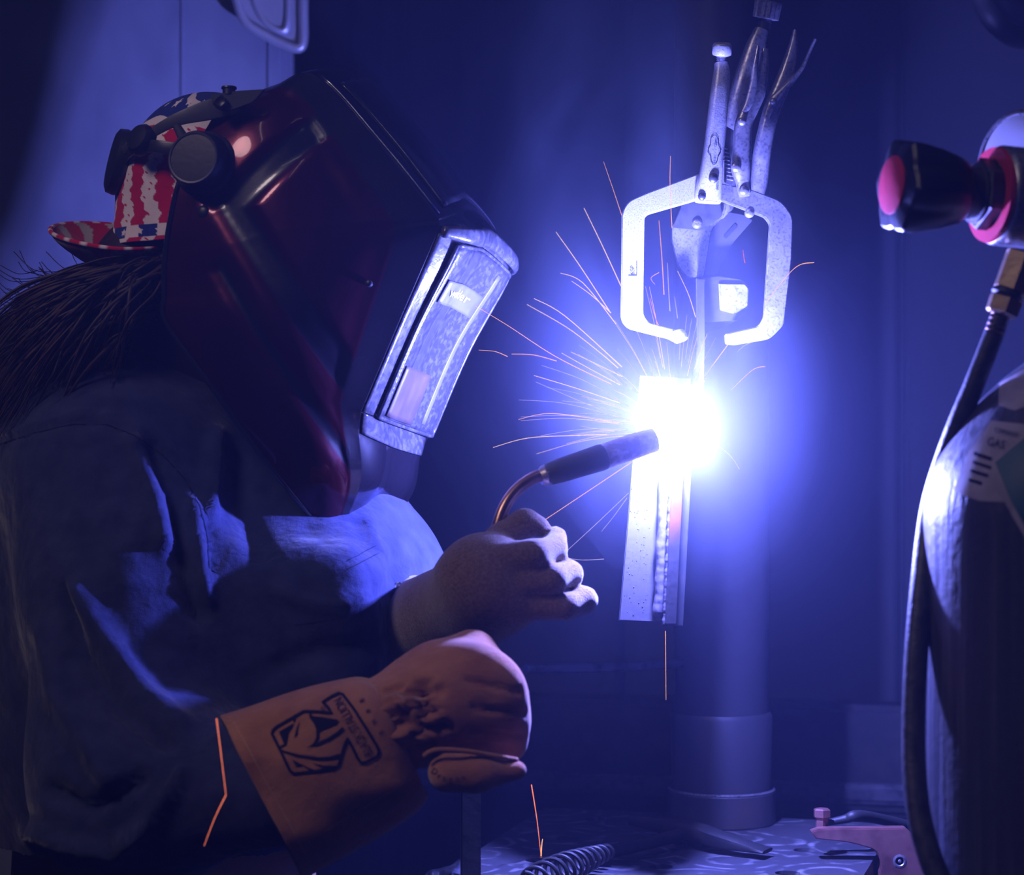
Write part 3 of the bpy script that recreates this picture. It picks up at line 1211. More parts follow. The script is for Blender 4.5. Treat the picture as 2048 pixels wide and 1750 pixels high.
plate('toggle_link', round_poly([(1449, 250), (1470, 262), (1474, 330), (1464, 372), (1449, 366)], 5, 3), YC + .001, .003, M['darksteel'], fc, bevel=.0004)

# ------------------------------------------------------------------ second locking pliers behind
YR = -.107
rcp = thing('locking_pliers', 'shaded locking pliers with long release lever behind the bright clamp', 'locking pliers', P(1440, 430, YR))
hb = [(1523, 60, YR, 14, .007), (1514, 85, YR, 19, .009), (1503, 125, YR, 24, .011), (1490, 170, YR, 26, .012), (1476, 215, YR, 24, .012), (1464, 265, YR, 22, .011), (1452, 330, YR, 24, .010), (1440, 400, YR, 30, .008), (1430, 440, YR, 30, .006)]
pa, ra, rb = pxpath(hb, 6)
tube('handle', pa, ra, M['steel2'], rcp, rb=rb, n=26, exp=2.8)
tl2 = Vector((.17, -.12, .97))
kp = P(1534, 22, YR)
kn = lathe('adjusting_screw', kp, tl2, [(-.0062, .0070), (-.0056, .0098), (.0062, .0102), (.0072, .0092), (.0072, .0040)], M['steel2'], rcp, n=48, mod=lambda t, th: 1 + .04 * math.sin(th * 16))
g_ = lathe_geo(kp - tl2.normalized() * .006, -tl2, [(k * .0009, .0046 + (.0007 if k % 2 else -.0003)) for k in range(16)], n=20)
mk('thread', g_[0], g_[1], M['darksteel'], kn)
lv = [(1590, 60, YR + .004, 3.5, .003), (1586, 90, YR + .004, 9, .006), (1577, 130, YR + .003, 14, .008), (1562, 175, YR + .002, 17, .009), (1545, 215, YR + .001, 17, .009), (1533, 260, YR, 17, .009), (1524, 310, YR, 18, .009), (1519, 360, YR + .002, 17, .008), (1508, 410, YR + .004, 14, .007)]
pa, ra, rb = pxpath(lv, 6)
tube('lever', pa, ra, M['steel2'], rcp, rb=rb, n=24, exp=3)
lv = [(1630, 79, YR - .004, 3.2, .0030), (1618, 105, YR - .004, 3.6, .0035), (1603, 138, YR - .005, 4.5, .0045), (1582, 163, YR - .007, 7, .005), (1562, 186, YR - .009, 10, .004), (1546, 206, YR - .010, 11, .003), (1534, 236, YR - .010, 8, .002)]
pa, ra, rb = pxpath(lv, 6)
tube('release_lever', pa, ra, M['steel2'], rcp, rb=rb, n=14)
rivet(1547, 203, YR - .013, .0028, rcp, M['steel2'])
jl = round_poly([(1367, 405, 6), (1452, 404, 6), (1450, 430, 6), (1422, 458, 10), (1413, 516, 8), (1407, 553, 4), (1376, 554, 6), (1357, 530, 10), (1345, 478, 8), (1345, 455, 2)], 5, 4)
plate('fixed_jaw', jl, YR - .010, .014, M['steel2'], rcp, bevel=.0015)
plate('jaw_cover', round_poly([(1366, 404, 6), (1440, 402, 4), (1446, 432, 8), (1400, 461, 2), (1346, 455, 2)], 4, 3), YR - .0135, .003, M['darksteel'], rcp, bevel=.0006)
jr = round_poly([(1446, 420, 6), (1490, 428, 6), (1506, 440, 5), (1462, 490, 16), (1446, 526, 10), (1434, 553, 4), (1406, 553, 4), (1416, 500, 6), (1425, 455, 8)], 5, 4)
plate('moving_jaw', jr, YR - .006, .010, M['postpaint'], rcp, bevel=.0012)
rivet(1394, 447, YR - .0135, .0040, rcp, M['steel2'])
sl = round_poly([(1470, 446), (1476, 452), (1452, 478), (1446, 472)], 3, 3)
plate('slot_mark', sl, YR - .0068, .002, M['blacksteel'], rcp, bevel=.0003)

# holding arm from the post, with the tab the pliers grip
ha = thing('holding_arm', 'black square holding arm with a bright cut end between the clamp arms', 'steel arm', P(1445, 600, -.06))
blk = round_poly([(1395, 556, 2), (1437, 551, 2), (1483, 558, 3), (1497, 571, 4), (1497, 614, 4), (1478, 640, 6), (1412, 645, 4), (1394, 640, 2)], 3, 3)
plate('arm_bar', blk, -.132, .168, M['blacksteel'], ha, bevel=.0012)
plate('cut_end', round_poly([(1437, 567, 2), (1490, 568, 3), (1497, 577, 3), (1495, 612, 4), (1470, 628, 8), (1440, 620, 4)], 3, 3), -.1345, .004, M['steel2'], ha, bevel=.0008)
tabp = [(1392, 556), (1410, 558), (1411, 690), (1408, 800), (1384, 800), (1394, 690)]
plate('tab', round_poly(tabp, 2, 2), -.145, .012, M['millsteel'], ha, bevel=.0006, tilt=lambda px, py: -.0225 * max(0, (py - 690) / 110)) 
plate('backing_bar', [(1350, 770), (1392, 770), (1366, 1252), (1326, 1252)], -.1715, .004, M['blacksteel'], ha, bevel=.0006)

# ------------------------------------------------------------------ gas bottle, regulator, hose
YG = -.42
bx = P(2142, 1000, YG).x
bot = thing('gas_bottle', 'dark scuffed gas bottle with a worn label and green diamond', 'gas bottle', (bx, YG, 0))
pr = [(2142, 255 + 0), ]
prof_px = [(2300, 291), (1600, 292), (1200, 293), (1060, 293), (1010, 290), (965, 281), (920, 263), (880, 240), (840, 211), (800, 178), (765, 142), (735, 105), (712, 72), (695, 52), (640, 50)]
zb = 0.02
prof = []
for (py, r) in prof_px:
    z = P(0, py, YG).z
    prof.append((z, r * S(YG)))
zs = prof[0][0]
full = [(zb, .080), (zb + .01, prof[0][1])] + prof
pf = smoothstep_path(full[2:], 3)
bo = lathe('bottle', (bx, YG, 0), (0, 0, 1), full[:2] + [tuple(q) for q in pf], M['bottle'], bot, n=96, ang=60)
bvb = bvh_of([bo])
lab = fill2d([(2000, 768), (2052, 738), (2060, 812), (2030, 822), (1998, 812)], 3)
print_on('shoulder_label', [lab], bvb, M['label'], bot, .0006)
lab = fill2d([(1984, 842), (2055, 850), (2055, 870), (1991, 926), (2014, 1005), (1960, 1002), (1930, 992), (1908, 982), (1938, 905)], 3)
lo_ = print_on('label_panel', [lab, stroke2d([(1991, 926), (2020, 1008), (2058, 1075)], 14), stroke2d([(1991, 926), (2058, 868)], 8)], bvb, M['label'], bot, .0006)
gr = fill2d([(1992, 926), (2056, 872), (2056, 1062), (2022, 1000)], 3)
print_on('green_diamond', [gr], bvb, M['green'], bot, .0009)
tx = [text2d('COMPRESSED', (1990, 866), (1, .22), 13, .62), text2d('GAS', (1975, 892), (1, .22), 24, .8),
      stroke2d([(1950, 908), (1985, 920)], 7), stroke2d([(1948, 925), (1984, 937)], 6), stroke2d([(1944, 942), (1978, 953)], 6), stroke2d([(1940, 960), (1966, 968)], 6)]
print_on('label_text', tx, bvb, M['ink'], bot, .0011)

# regulator
reg = thing('gas_regulator', 'steel gas regulator with red face, black knob and round gauge', 'regulator', P(2000, 400, YG))
axr = Vector((.955, .27, -.06)).normalized()          # from the knob to the body
sg_ = S(YG)


def aonax(c, t):
    return Vector(c) + axr * t


k0 = P(1786, 370, YG - .015)


def lobes(t, th):
    w = max(0.0, 1 - t / .050)
    x_ = ((th + .35) % (math.pi / 3)) - math.pi / 6
    hexr = math.cos(math.pi / 6) / math.cos(x_)
    return 1 + w * (.95 * (hexr - 1) - .05 * math.exp(-(x_ / .14) ** 2))


pk = [(-.0005, .0195), (0, .0225), (.002, .0292), (.004, .0310), (.012, .0306), (.028, .0265), (.042, .0215), (.0455, .0185), (.046, .0150)]
kb = lathe('knob', k0, axr, pk, M['plastic'], reg, n=80, mod=lobes, ang=30)
lathe('knob_cap', aonax(k0, -.0012), axr, [(-.0006, .0165), (0, .0178), (.002, .0178)], M['red'], kb, n=40)
lathe('stem', aonax(k0, .044), axr, [(0, .0150), (.001, .0163), (.010, .0163), (.0105, .0185), (.0125, .0185), (.0135, .0165)], M['darksteel'], reg, n=36)
lathe('hex_nut', aonax(k0, .0560), axr, [(0, .0205), (.001, .0222), (.0125, .0222), (.0135, .0205)], M['darksteel'], reg, n=6, ang=20)
b0 = aonax(k0, .0665)
lathe('body', b0, axr, [(0, .0270), (.002, .0300), (.004, .0308), (.055, .0308), (.060, .0285)], M['steel2'], reg, n=56)
lathe('face_ring', aonax(k0, .0660), axr, [(-.0016, .0215), (-.0016, .0290), (.001, .0296)], M['red'], reg, n=48, cap=False)
bvr = None
# gauge behind
ga_ = Vector((-.80, -.58, .12)).normalized()
gcn = P(2034, 318, YG + .055)
lathe('gauge_case', gcn, ga_, [(-.022, .0300), (-.020, .0318), (.002, .0318), (.003, .0300), (.003, .0285), (.001, .0280)], M['steel2'], reg, n=60, mod=lambda t, th: 1 + (.012 * math.sin(th * 45) if t < 0 else 0))
lathe('gauge_glass', gcn, ga_, [(.0006, .0284), (.0022, .0280), (.0030, .0240), (.0034, .0150)], M['glass'], reg, n=40)
# outlet fitting, pointing down and left
f0 = P(2046, 505, YG - .005)
f1 = P(1994, 650, YG - .005)
fa = (f1 - f0).normalized()
FLn = (f1 - f0).length
lathe('outlet', f0, fa, [(0, .0095), (.001, .0105), (.024, .0105), (.025, .0090)], M['brass'], reg, n=6, ang=20)
lathe('outlet_seal', f0 + fa * .025, fa, [(0, .0100), (.0025, .0104), (.004, .0095)], M['rubber'], reg, n=24)
lathe('outlet_nut', f0 + fa * .029, fa, [(0, .0098), (.001, .0108), (.010, .0104), (.0115, .0085)], M['brass'], reg, n=6, ang=20)
bar_ = [(0, .0050)]
for k in range(4):
    bar_ += [(.0008 + k * .0035, .0062), (.0030 + k * .0035, .0050)]
lathe('hose_barb', f0 + fa * .0400, fa, bar_ + [(.0155, .0045)], M['copper'], reg, n=20)
# valve on the bottle neck and the inlet that joins the regulator to it
rend = aonax(b0, .058)
zn = P(0, 645, YG).z
lathe('valve', (bx, YG, zn), (0, 0, 1), [(0, .0155), (.012, .0165), (.020, .0130), (.052, .0130), (.056, .0165), (rend.z - zn + .012, .0165), (rend.z - zn + .020, .0110), (rend.z - zn + .034, .0100)], M['brass'], bot, n=28)
lathe('valve_handwheel', (bx, YG, rend.z + .034), (0, 0, 1), [(0, .0180), (.002, .0250), (.008, .0260), (.012, .0240), (.013, .0120)], M['plastic'], bot, n=48, mod=lambda t, th: 1 + .05 * math.cos(8 * th))
vin = Vector((bx, YG, rend.z))
tube('inlet', [rend, rend.lerp(vin, .5), vin], .0085, M['brass'], reg, n=18)
lathe('inlet_nut', rend.lerp(vin, .55), (vin - rend), [(0, .0120), (.001, .0135), (.014, .0135), (.015, .0120)], M['brass'], reg, n=6, ang=20)
hs = smoothstep_path([(2000, 634, YG - .005), (1980, 688, YG - .004), (1948, 770, YG - .002), (1915, 850, YG + .004), (1888, 925, YG + .012), (1866, 1000, YG + .016), (1853, 1080, YG + .008), (1843, 1180, YG - .004), (1833, 1300, YG - .014), (1828, 1420, YG - .022), (1828, 1530, YG - .03), (1838, 1630, YG - .04), (1862, 1720, YG - .05), (1905, 1830, YG - .06), (1930, 2000, YG - .06)], 8)
hz = tube('gas_hose', [P(*q) for q in hs], [.0062 + .0012 * min(1, i / 60) for i in range(len(hs))], M['hose'], n=16, shp=False, origin=P(1828, 1500, YG))
tag(hz, 'black rubber gas hose running down beside the gas bottle', 'hose')
# ------------------------------------------------------------------ helmet
PSI = math.radians(17)
HY = -.165
HO = P(560, 560, .05 + HY)
hu0 = Vector((.925, 0, -.38)).normalized()
hu = (hu0 * math.cos(PSI) + Vector((0, -1, 0)) * math.sin(PSI)).normalized()
hw = Vector((.38, 0, .925)).normalized()
hw = (hw - hu * hw.dot(hu)).normalized()
hv = hu.cross(hw).normalized()
if hv.y > 0:
    hv = -hv


def HL(px, py, v):
    """helmet-local (u, v, w) of the point at lateral distance v that shows at the pixel"""
    d = P(px, py, 0) - cam_pos
    A = Matrix(((d.x, -hu.x, -hw.x), (d.y, -hu.y, -hw.y), (d.z, -hu.z, -hw.z)))
    r = HO + hv * v - cam_pos
    t = A.inverted() @ r
    return np.array((t[1], v, t[2]))


def HW(q):
    return HO + hu * float(q[0]) + hv * float(q[1]) + hw * float(q[2])


ROWS = [
    [(395, 285, .106), (448, 212, .100), (548, 170, .080), (600, 160, .045), (630, 160, 0)],
    [(358, 365, .111), (500, 270, .110), (630, 151, .080), (680, 140, .045), (715, 140, 0)],
    [(338, 450, .112), (545, 370, .113), (760, 293, .082), (805, 262, .045), (835, 258, 0)],
    [(328, 530, .112), (570, 460, .114), (878, 438, .078), (925, 420, .048), (950, 415, 0)],
    [(328, 590, .111), (580, 540, .114), (872, 470, .079), (935, 482, .050), (962, 488, 0)],
    [(332, 645, .110), (575, 640, .113), (800, 638, .079), (842, 652, .047), (862, 660, 0)],
    [(420, 770, .104), (580, 775, .106), (722, 822, .078), (762, 838, .047), (782, 846, 0)],
    [(500, 880, .094), (620, 880, .094), (718, 868, .070), (765, 890, .040), (788, 900, 0)],
    [(568, 968, .082), (650, 970, .076), (722, 960, .058), (755, 968, .032), (772, 972, 0)],
    [(625, 1036, .058), (655, 1048, .052), (690, 1046, .040), (712, 1036, .022), (722, 1030, 0)],
]
GRID = []
for r in ROWS:
    near = [HL(*q) for q in r]
    far = [np.array((q[0], -q[1], q[2])) for q in near[-2::-1]]
    GRID.append(near + far)
GRID = np.array(GRID)                        # rows x 9 x 3


def seg_interp(A, x, breaks):
    """Catmull-Rom along axis 0 of A at float x, not smoothing across the breaks"""
    n = len(A)
    x = min(max(x, 0), n - 1)
    i = min(int(x), n - 2)
    t = x - i
    a, b = A[i], A[i + 1]
    a0 = A[i - 1] if (i > 0 and i not in breaks) else 2 * a - b
    b1 = A[i + 2] if (i + 2 < n and (i + 1) not in breaks) else 2 * b - a
    return .5 * ((2 * a) + (-a0 + b) * t + (2 * a0 - 5 * a + 4 * b - b1) * t * t + (-a0 + 3 * a - 3 * b + b1) * t ** 3)


def HS(r, c):
    rowsv = seg_interp(GRID, r, (3, 6))
    return seg_interp(rowsv, c, (2, 6))


hel = thing('welding_helmet', 'glossy dark red and black welding helmet worn tipped forward', 'welding helmet', HW((0, 0, -.2)))
NR, NC = 9 * 22, 8 * 24
hv_ = np.array([[HS(9 * i / NR, 8 * j / NC) for j in range(NC + 1)] for i in range(NR + 1)])
faces = [(i * (NC + 1) + j, (i + 1) * (NC + 1) + j, (i + 1) * (NC + 1) + j + 1, i * (NC + 1) + j + 1) for i in range(NR) for j in range(NC)]


def shell_mat():
    m = bpy.data.materials.new('candy_red_black_shell')
    m.use_nodes = True
    t = m.node_tree
    b = t.nodes['Principled BSDF']
    L = t.links.new
    a = t.nodes.new('ShaderNodeAttribute')
    a.attribute_name = 'band'
    r = t.nodes.new('ShaderNodeMapRange')
    r.inputs['From Min'].default_value = -.0006
    r.inputs['From Max'].default_value = .0006
    mx = t.nodes.new('ShaderNodeMix')
    mx.data_type = 'RGBA'
    mx.inputs['A'].default_value = (.006, .005, .008, 1)
    mx.inputs['B'].default_value = (.058, .006, .012, 1)
    L(a.outputs['Fac'], r.inputs['Value'])
    L(r.outputs[0], mx.inputs['Factor'])
    L(mx.outputs['Result'], b.inputs['Base Color'])
    mm = t.nodes.new('ShaderNodeMath')
    mm.operation = 'MULTIPLY'
    mm.inputs[1].default_value = .75
    L(r.outputs[0], mm.inputs[0])
    L(mm.outputs[0], b.inputs['Metallic'])
    b.inputs['Roughness'].default_value = .2
    b.inputs['Coat Weight'].default_value = .5
    b.inputs['Coat Roughness'].default_value = .05
    tc = t.nodes.new('ShaderNodeTexCoord')
    n = t.nodes.new('ShaderNodeTexNoise')
    n.inputs['Scale'].default_value = 250
    L(tc.outputs['Object'], n.inputs['Vector'])
    bp_ = t.nodes.new('ShaderNodeBump')
    bp_.inputs['Distance'].default_value = .00004
    L(n.outputs['Fac'], bp_.inputs['Height'])
    L(bp_.outputs[0], b.inputs['Normal'])
    n2 = t.nodes.new('ShaderNodeTexNoise')
    n2.inputs['Scale'].default_value = 25
    L(tc.outputs['Object'], n2.inputs['Vector'])
    r2 = t.nodes.new('ShaderNodeMapRange')
    r2.inputs['To Min'].default_value = .14
    r2.inputs['To Max'].default_value = .34
    L(n2.outputs['Fac'], r2.inputs['Value'])
    L(r2.outputs[0], b.inputs['Roughness'])
    return m


M['shell'] = shell_mat()
# graphic: black bands on the candy red sides (distance to the bands, in metres, symmetric left and right)
bands = [([(690, 180), (629, 250), (481, 418)], 24), ([(481, 420), (651, 690), (722, 812), (760, 880)], 24),
         ([(459, 545), (536, 676), (640, 850), (690, 960)], 9), ([(352, 690), (420, 800), (520, 920)], 6), ([(470, 418), (440, 400)], 12)]
q2 = hv_.reshape(-1, 3)
bandv = np.full(len(q2), .05)
for pts, w in bands:
    loc = np.array([HL(p[0], p[1], .10)[[0, 2]] for p in pts])
    bandv = np.minimum(bandv, polydist(q2[:, [0, 2]], loc) - w * S(-.05))
jj = np.tile(np.arange(NC + 1) * 8 / NC, NR + 1)
ii = np.repeat(np.arange(NR + 1) * 9 / NR, NC + 1)
# the front (between the creases) is black, so is the cheek close to the crease
edge = np.minimum(np.abs(jj - 4), 4) - 2.0
bandv = np.minimum(bandv, (edge - .30) * .03 + .0)
# the bands are pressed slightly into the sides
q3 = q2.copy()
dep = np.clip(1 - (bandv + .004) / .011, 0, 1)
dep = dep * dep * (3 - 2 * dep) * np.clip((edge - .32) / .12, 0, 1)
q3[:, 1] -= np.sign(q3[:, 1]) * .0030 * dep
verts = [HW(q) for q in q3]
shell = mk('shell', verts, faces, M['shell'], hel, True)
sharp(shell, 28)
at = shell.data.attributes.new('band', 'FLOAT', 'POINT')
at.data.foreach_set('value', bandv.astype(np.float32))
md = shell.modifiers.new('thickness', 'SOLIDIFY')
md.thickness = .003
md.offset = -1


def front(r, s, lift=0.0):
    """point on the front: r = row, s in 0..1 from the near crease to the far crease"""
    c = 2 + 4 * s
    p = HS(r, c)
    d1 = HS(r, min(c + .05, 6)) - HS(r, max(c - .05, 2))
    d2 = HS(r + .02, c) - HS(r - .02, c)
    n = np.cross(d1, d2)
    n /= np.linalg.norm(n)
    if n[0] < 0:
        n = -n
    return HW(p + n * lift)


def front_patch(name, r0, r1, s0, s1, lift, m, parent, nr=24, nc=20, thick=.0015, curve=0.0):
    v = []
    for i in range(nr + 1):
        for j in range(nc + 1):
            r = r0 + (r1 - r0) * i / nr
            s = s0 + (s1 - s0) * j / nc
            v.append(front(r, s, lift + curve * (1 - (2 * j / nc - 1) ** 2)))
    f = [(i * (nc + 1) + j, (i + 1) * (nc + 1) + j, (i + 1) * (nc + 1) + j + 1, i * (nc + 1) + j + 1) for i in range(nr) for j in range(nc)]
    o = mk(name, v, f, m, parent, True)
    md_ = o.modifiers.new('thickness', 'SOLIDIFY')
    md_.thickness = thick
    md_.offset = 0
    return o


# front frame plate, brow lip, lens cover with stickers
fp = front_patch('front_plate', 3.95, 6.0, .012, .988, .0006, M['lensframe'], hel, 30, 30)
rimv = []
lens = front_patch('lens_cover', 4.10, 5.97, .16, .84, .0032, M['lens'], hel, 30, 24, .002, .0015)
rp = []
for k in range(21):
    rp.append(front(4.08, .15 + .70 * k / 20, .004))
for k in range(1, 21):
    rp.append(front(4.08 + 1.91 * k / 20, .85, .004))
for k in range(1, 21):
    rp.append(front(5.99, .85 - .70 * k / 20, .004))
for k in range(1, 21):
    rp.append(front(5.99 - 1.91 * k / 20, .15, .004))
tube('lens_gasket', rp, .0016, M['lensframe'], lens, n=8, shp=False)
st1 = front_patch('inner_line', 4.2, 5.9, .66, .685, .0054, M['sticker'], lens, 20, 3, .0006)
front_patch('foil_sticker', 5.42, 5.95, .20, .60, .0056, M['gluecard'], lens, 10, 10, .0006, .0012)
front_patch('name_sticker', 4.48, 4.72, .20, .66, .0056, M['sticker'], lens, 8, 10, .0006, .0012)
# raised brow lip above the lens
bl = []
for k in range(31):
    s = .02 + .96 * k / 30
    bl.append(front(3.9, s, .003 + .004 * math.sin(math.pi * s)))
tube('brow_lip', bl, [.0042 + .003 * math.sin(math.pi * k / 30) for k in range(31)], M['lensframe'], hel, rb=[.003] * 31, n=12, shp=False)
# lettering on the upper sticker
tv_, tf_ = text2d('welder', (0, 0), (1, 0), 1.0)
mxx = max(q[0] for q in tv_)
wv_ = []
for q in tv_:
    s = .25 + .33 * q[0] / mxx
    r = 4.62 + .12 * (q[1])
    wv_.append(front(r, s, .0074))
mk('sticker_text', wv_, tf_, M['white'], lens)
# forehead trim plate with white keyline
kl = []
for k in range(13):
    kl.append(front(1.05 + 1.9 * k / 12, .03, .0006))
tube('crease_trim', kl, .0007, M['chrome'], hel, n=6, shp=False)
fpan = front_patch('forehead_panel', 1.25, 2.9, .10, .90, .0008, M['shellblack'], hel, 24, 20, .001)
# lower front: clear angular chin facet
front_patch('chin_facet', 6.05, 6.95, .015, .80, .0012, M['lensframe'], hel, 14, 16, .001)
# rolled edge around the open back
eg = [HW(HS(r_, 0)) for r_ in np.linspace(0, 9, 80)]
tube('edge_roll', eg, .0019, M['shellblack'], hel, n=8, shp=False)
# chin edge
eg = [HW(HS(9, c_)) for c_ in np.linspace(0, 8, 40)]
tube('chin_roll', eg, .0019, M['shellblack'], hel, n=8, shp=False)

# side knobs
for sgn in (1, -1):
    c = HL(412, 330, .110)
    c0 = HW((c[0], sgn * .110, c[2]))
    axn = hv * sgn
    kb2 = lathe('pivot_knob', c0, axn, [(-.002, .0235), (.004, .0235), (.006, .0215), (.020, .0200), (.0225, .0180), (.0228, .0100)], M['plastic'], hel, n=44, mod=lambda t, th: 1 + (.02 * math.sin(th * 22) if t > .005 else 0))
    lathe('knob_ring', c0, axn, [(.0225, .0188), (.0235, .0182), (.0232, .0170)], M['plastic2'], kb2, n=40, cap=False)
    c = HL(408, 424, .112)
    lathe('side_button', HW((c[0], sgn * .112, c[2])), axn, [(-.001, .0048), (.0016, .0046), (.0026, .0034), (.0029, .001)], M['plastic'], hel, n=18)
c = HL(736, 566, .098)
lathe('side_stud', HW((c[0], .0965, c[2])), hv, [(-.002, .0024), (.001, .0024), (.0018, .0012)], M['plastic'], hel, n=14)

def PH(px, py, y):
    return P(px, py, y + HY)


# headgear
hg = [(400, 306, -.044, 15), (345, 298, -.046, 14), (300, 292, -.038, 13), (262, 300, -.012, 14), (243, 330, .03, 15)]
pa, ra, _ = pxpath([(q[0], q[1], q[2] + HY, q[3]) for q in hg], 6)
band = tube('headband', pa, ra, M['plastic'], hel, rb=.0015, n=12, exp=4)
hg = [(248, 300, -.002, 9), (300, 268, -.030, 10), (352, 240, -.040, 13), (410, 222, -.042, 20), (450, 212, -.040, 22), (500, 202, -.030, 16), (545, 194, -.02, 12)]
pa, ra, _ = pxpath([(q[0], q[1], q[2] + HY, q[3]) for q in hg], 6)
tube('crown_strap', pa, ra, M['plastic2'], hel, rb=.0016, n=12, exp=4)
hg = [(352, 250, -.046, 8), (372, 285, -.048, 12), (392, 318, -.050, 14)]
pa, ra, _ = pxpath([(q[0], q[1], q[2] + HY, q[3]) for q in hg], 6)
tube('side_strap', pa, ra, M['plastic'], hel, rb=.0016, n=12, exp=4)
hinge = plate('strap_plate', round_poly([(420, 190, 6), (468, 182, 6), (530, 178, 4), (505, 205, 8), (452, 224, 10), (428, 214, 6)], 6, 4), -.054 + HY, .004, M['plastic2'], hel, bevel=.0012)
lathe('plate_button', PH(441, 205, -.055), (0, -1, .1), [(0, .0052), (.002, .0050), (.0030, .0034), (.0024, .0022)], M['plastic'], hinge, n=16, mod=lambda t, th: 1 + .08 * math.cos(4 * th))
lathe('plate_button', PH(458, 182, -.050), (0, .1, 1), [(-.003, .0046), (.001, .0046), (.0016, .0056), (.0028, .0054), (.0034, .003)], M['plastic'], hinge, n=16)
lathe('ratchet_knob', PH(262, 330, .030), (-.93, -.28, .22), [(-.004, .018), (.002, .0235), (.008, .0250), (.0135, .0240), (.0155, .0200), (.0160, .010)], M['plastic'], hel, n=40, mod=lambda t, th: 1 + .02 * math.sin(20 * th))
lathe('strap_joint', PH(287, 282, -.030), (-.6, -.7, .35), [(-.002, .0115), (.004, .0115), (.007, .0095), (.008, .004)], M['plastic'], hel, n=24)
# inner ear band and face plate are hidden by the shell

# ------------------------------------------------------------------ cap
cap = thing('printed_headcap', 'red, white and blue star-printed welding cap with upturned bill', 'cap', PH(420, 480, .05))
cc = PH(420, 400, .05)
sc5 = S(.05 + HY)
RX, RY, RZ = 183 * sc5, .080, 214 * sc5
NT, NP = 420, 230
vs_, cols = [], []
RED, WHT, BLU, PNK = np.array((.50, .012, .03)), np.array((.78, .66, .70)), np.array((.020, .035, .20)), np.array((.72, .45, .52))


def starf(x, y, R):
    """>0 inside a five pointed star"""
    r = math.hypot(x, y)
    a = math.atan2(x, y)
    k = 2 * math.pi / 5
    a = abs(((a + k / 2) % k) - k / 2)
    r_in = .42
    # edge between (R,0) and (r_in R, k/2)
    x0, y0 = R, 0
    x1, y1 = r_in * R * math.cos(k / 2), r_in * R * math.sin(k / 2)
    px_, py_ = r * math.cos(a), r * math.sin(a)
    return (x1 - x0) * (py_ - y0) - (y1 - y0) * (px_ - x0) > 0


def cap_colour(th, h):
    """th: angle round the head (0 = towards the camera's left/back), h: height in px above the middle"""
    s = th * 150
    w = 5 * math.sin(h * .05 + 1) + 3 * math.sin(h * .11 + th * 3) + 2.5 * math.sin(h * .31)
    edge = 108 + 26 * math.sin(th * 1.3 + .5) + 5 * math.sin(th * 9)
    if h > edge + 14:
        cx, cy = 44.0, 40.0
        row = math.floor(h / cy)
        x = (s + (row % 2) * cx / 2) % cx - cx / 2
        y = (h % cy) - cy / 2
        big = 10 + 5 * math.sin(row * 2.1 + math.floor((s + (row % 2) * cx / 2) / cx) * 1.7)
        if starf(x, y, big):
            return WHT
        d = abs((s * .55 + h * .8 + w) % 170 - 85)
        return WHT * .9 if d < 9 else BLU
    if h > edge - 6:
        return WHT * .92
    st = math.sin((s + w) * 2 * math.pi / 58)
    sp = math.sin(s * .21 + h * .13) * math.sin(s * .05 - h * .27) + .5 * math.sin(h * .5 + s * .4)
    c = RED if st > -.05 else WHT
    if sp > 1.05:
        c = RED
    if -90 < h < -66:
        c = BLU if math.sin(s * .09) > -.2 else WHT
        if starf((s % 40) - 20, h + 78, 9):
            c = WHT
    return c


for i in range(NP + 1):
    ph = math.pi / 2 - (math.pi * .5 + .48) * i / NP         # from the top down past the middle
    for j in range(NT):
        th = 2 * math.pi * j / NT
        if ph >= 0:
            cr, h = math.cos(ph), math.sin(ph)
        else:
            cr, h = 1 + .10 * (-ph) , ph * .95
        wr = 1 + .012 * math.sin(th * 7 + h * 5) + .010 * math.sin(th * 13 - h * 9) * max(0, cr - .3)
        seam = -.010 * math.exp(-((abs(math.sin(th * 3)) * 30) ** 2) / 4)
        k = cr * (wr + seam)
        x, y, z = -math.cos(th) * RX * k, -math.sin(th) * RY * k, h * RZ
        vs_.append(cc + Vector((x, y, z)))
        tt = ((th + math.pi) % (2 * math.pi)) - math.pi
        cols.append(cap_colour(tt, h * 214))
fs_ = [(i * NT + j, (i + 1) * NT + j, (i + 1) * NT + (j + 1) % NT, i * NT + (j + 1) % NT) for i in range(NP) for j in range(NT)]
M['capcloth'] = mat('printed_cotton', (.5, .5, .5), .9, attr='print', bump=[(1300, .0002), (30, .002)], spec=.1, sheen=.2)
crown = mk('crown', vs_, fs_, M['capcloth'], cap, True)


def paint(o, cols):
    a_ = o.data.attributes.new('print', 'FLOAT_COLOR', 'POINT')
    c4 = np.ones((len(cols), 4), np.float32)
    c4[:, :3] = np.array(cols)
    a_.data.foreach_set('color', c4.ravel())


paint(crown, cols)
md = crown.modifiers.new('thickness', 'SOLIDIFY')
md.thickness = .0012


# upturned bill at the nape
def rim_pt(th):
    # ellipse: near side lower
    c, s = math.cos(th), math.sin(th)
    px = 232 - 132 * c
    py = 474 + 24 * s + 8 * c * 0 - 14 * max(0, c) + 6 * max(0, -c)
    y = .045 - .075 * s
    return PH(px, py, y)


